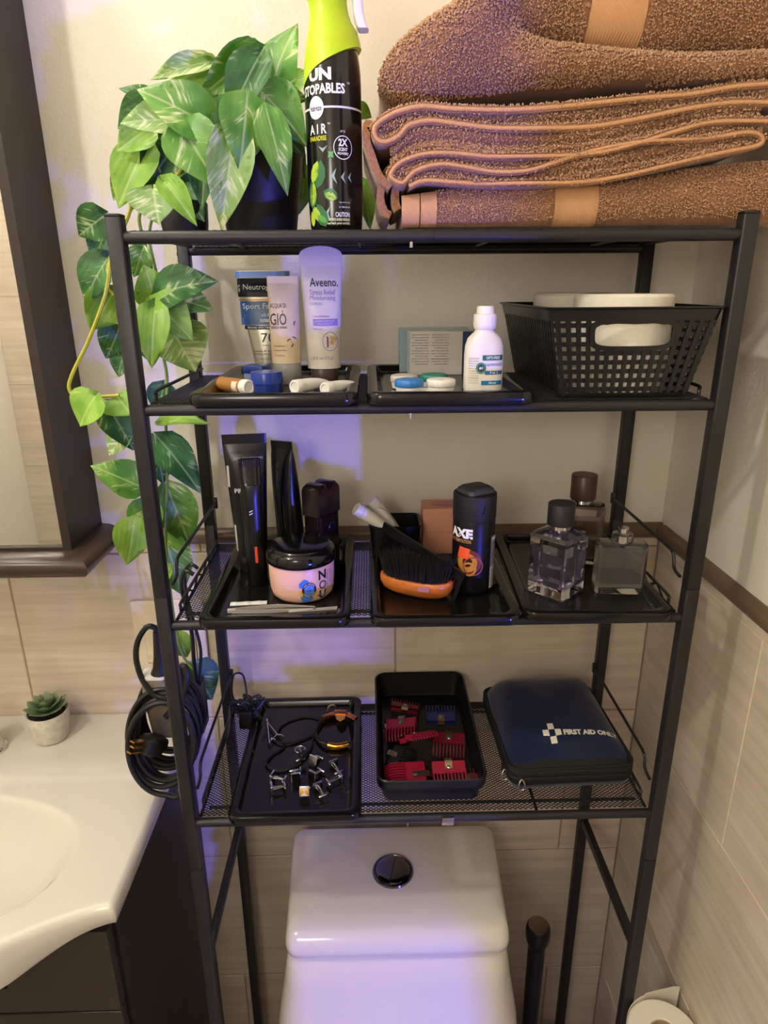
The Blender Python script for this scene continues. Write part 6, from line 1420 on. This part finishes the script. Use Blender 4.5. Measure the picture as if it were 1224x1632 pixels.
b = B(); o0 = Vector(hc.location); rg = random.Random(11)
start = [(-.356, .100, 1.133), (-.358, .099, 1.142), (-.368, .097, 1.144), (-.381, .094, 1.125), (-.385, .090, 1.10), (-.379, .086, 1.07), (-.364, .080, 1.05), (-.340, .074, 1.03)]
loop = []
for k in range(11 * 12):
    a = 2*math.pi*k/12; turn = k / 12; rx_ = .042 + .004*math.sin(turn*2.3); rz_ = .062 + .005*math.sin(turn*1.7 + 1)
    off = (turn - 5.5) * .0062
    loop.append((-.355 + rx_*math.sin(a + .6) + .003*math.sin(turn*3), .085 + off*.9 + .012*math.cos(a), .992 + rz_*math.cos(a + .6) + off*.4))
cpath = start + loop[4:]
b.tube([p - o0 for p in spline(cpath, 4)], .0039, 8); b.build('cord', CORD, hc)
b = B(); b.loft([[(x, y, z) for x, y in rr(w, d, .004, 4)] for w, d, z in ((.016, .014, -.016), (.024, .020, -.006), (.026, .022, .008), (.020, .017, .014))], M=T(-.006, -.034, -.050, 62, 0, -35) @ Matrix.Scale(1.2, 4)); pg = b.build('plug', CORD, hc)
for dx in (-.006, .006):
    b = B(); b.box(dx - .0009, dx + .0009, -.0034, .0034, .014, .031, M=T(-.006, -.034, -.050, 62, 0, -35) @ Matrix.Scale(1.2, 4) @ T(0, 0, 0, 0, 0, 90)); b.build('prong', BRASS, pg, smooth=0)
b = B(); b.box(-.0032, .0032, -.001, .001, .014, .029, M=T(-.006, -.034, -.050, 62, 0, -35) @ Matrix.Scale(1.2, 4) @ T(0, .0, 0, 0, 0, 0)); b.build('prong', BRASS, pg, smooth=0)
b = B(); b.tube([p - o0 for p in spline([(-.349, .072, 1.02), (-.322, .075, 1.055), (-.316, .080, 1.085), (-.325, .085, 1.09), (-.335, .085, 1.06)], 5)], .0042, 8); b.build('cord_tie', CORD, hc)
ad = thing('power_adapter', 'flat black power adapter hanging on cables between the coil and the rack', 'adapter', (-.3265, .150, 1.000), (0, 0, 0))
b = B(); b.rbox(.017, .045, .078, .008, .003, M=T(0, 0, 0), z0=-.055); b.build('adapter_body', SATB, ad)
b = B(); ow = Vector(ad.location); b.tube([p - ow for p in spline([(-.3265, .150, 1.023), (-.326, .148, 1.06), (-.322, .140, 1.11), (-.3215, .125, 1.16), (-.3195, .110, 1.200), (-.309, .100, 1.2235), (-.298, .098, 1.2195)], 6)], .0030, 8)
b.tube([p - ow for p in spline([(-.3245, .155, 1.023), (-.318, .160, 1.07), (-.322, .155, 1.12), (-.323, .140, 1.17), (-.3175, .125, 1.210), (-.306, .118, 1.2250), (-.297, .117, 1.2195)], 6)], .0024, 8); b.build('cable', CORD, ad)
b = B(); b.box(-.0087, -.0086, -.012, .012, -.040, -.015); b.build('label', mat('white_print', '#efeff0', .5), ad, smooth=0)
tc_ = thing('cable_bundle', 'tangle of thin black cables bunched at the back post on the fourth tier', 'cable', (-.264, .196, MZ[3]), (0, 0, 0))
b = B(); rg = random.Random(7); pts = []
for k in range(46):
    a = k * 2.2 + rg.uniform(-.5, .5); r_ = .012 + .016 * rg.random(); pts.append((r_*math.cos(a) + .004*math.sin(k), .6*r_*math.sin(a*1.3), .030 + .026*math.sin(a*.73 + k*.31) * rg.uniform(.5, 1)))
b.tube(spline(pts, 5), .0016, 6); b.build('thin_cable', CORD, tc_)
b = B(); b.tube(spline([(-.010, 0, .03), (-.022, -.02, .050), (-.020, -.045, .03), (-.024, -.055, .008), (-.020, -.05, .003)], 6), .0016, 6); b.tube(spline([(.0, 0, .05), (-.006, .012, .082), (-.020, .010, .085), (-.024, .004, .06), (-.02, .0, .04)], 6), .0016, 6); b.build('loose_end', CORD, tc_)
b = B(); b.rbox(.022, .022, .030, .003, .0015, M=T(-.002, -.006, .003)); b.build('usb_plug', SATB, tc_)
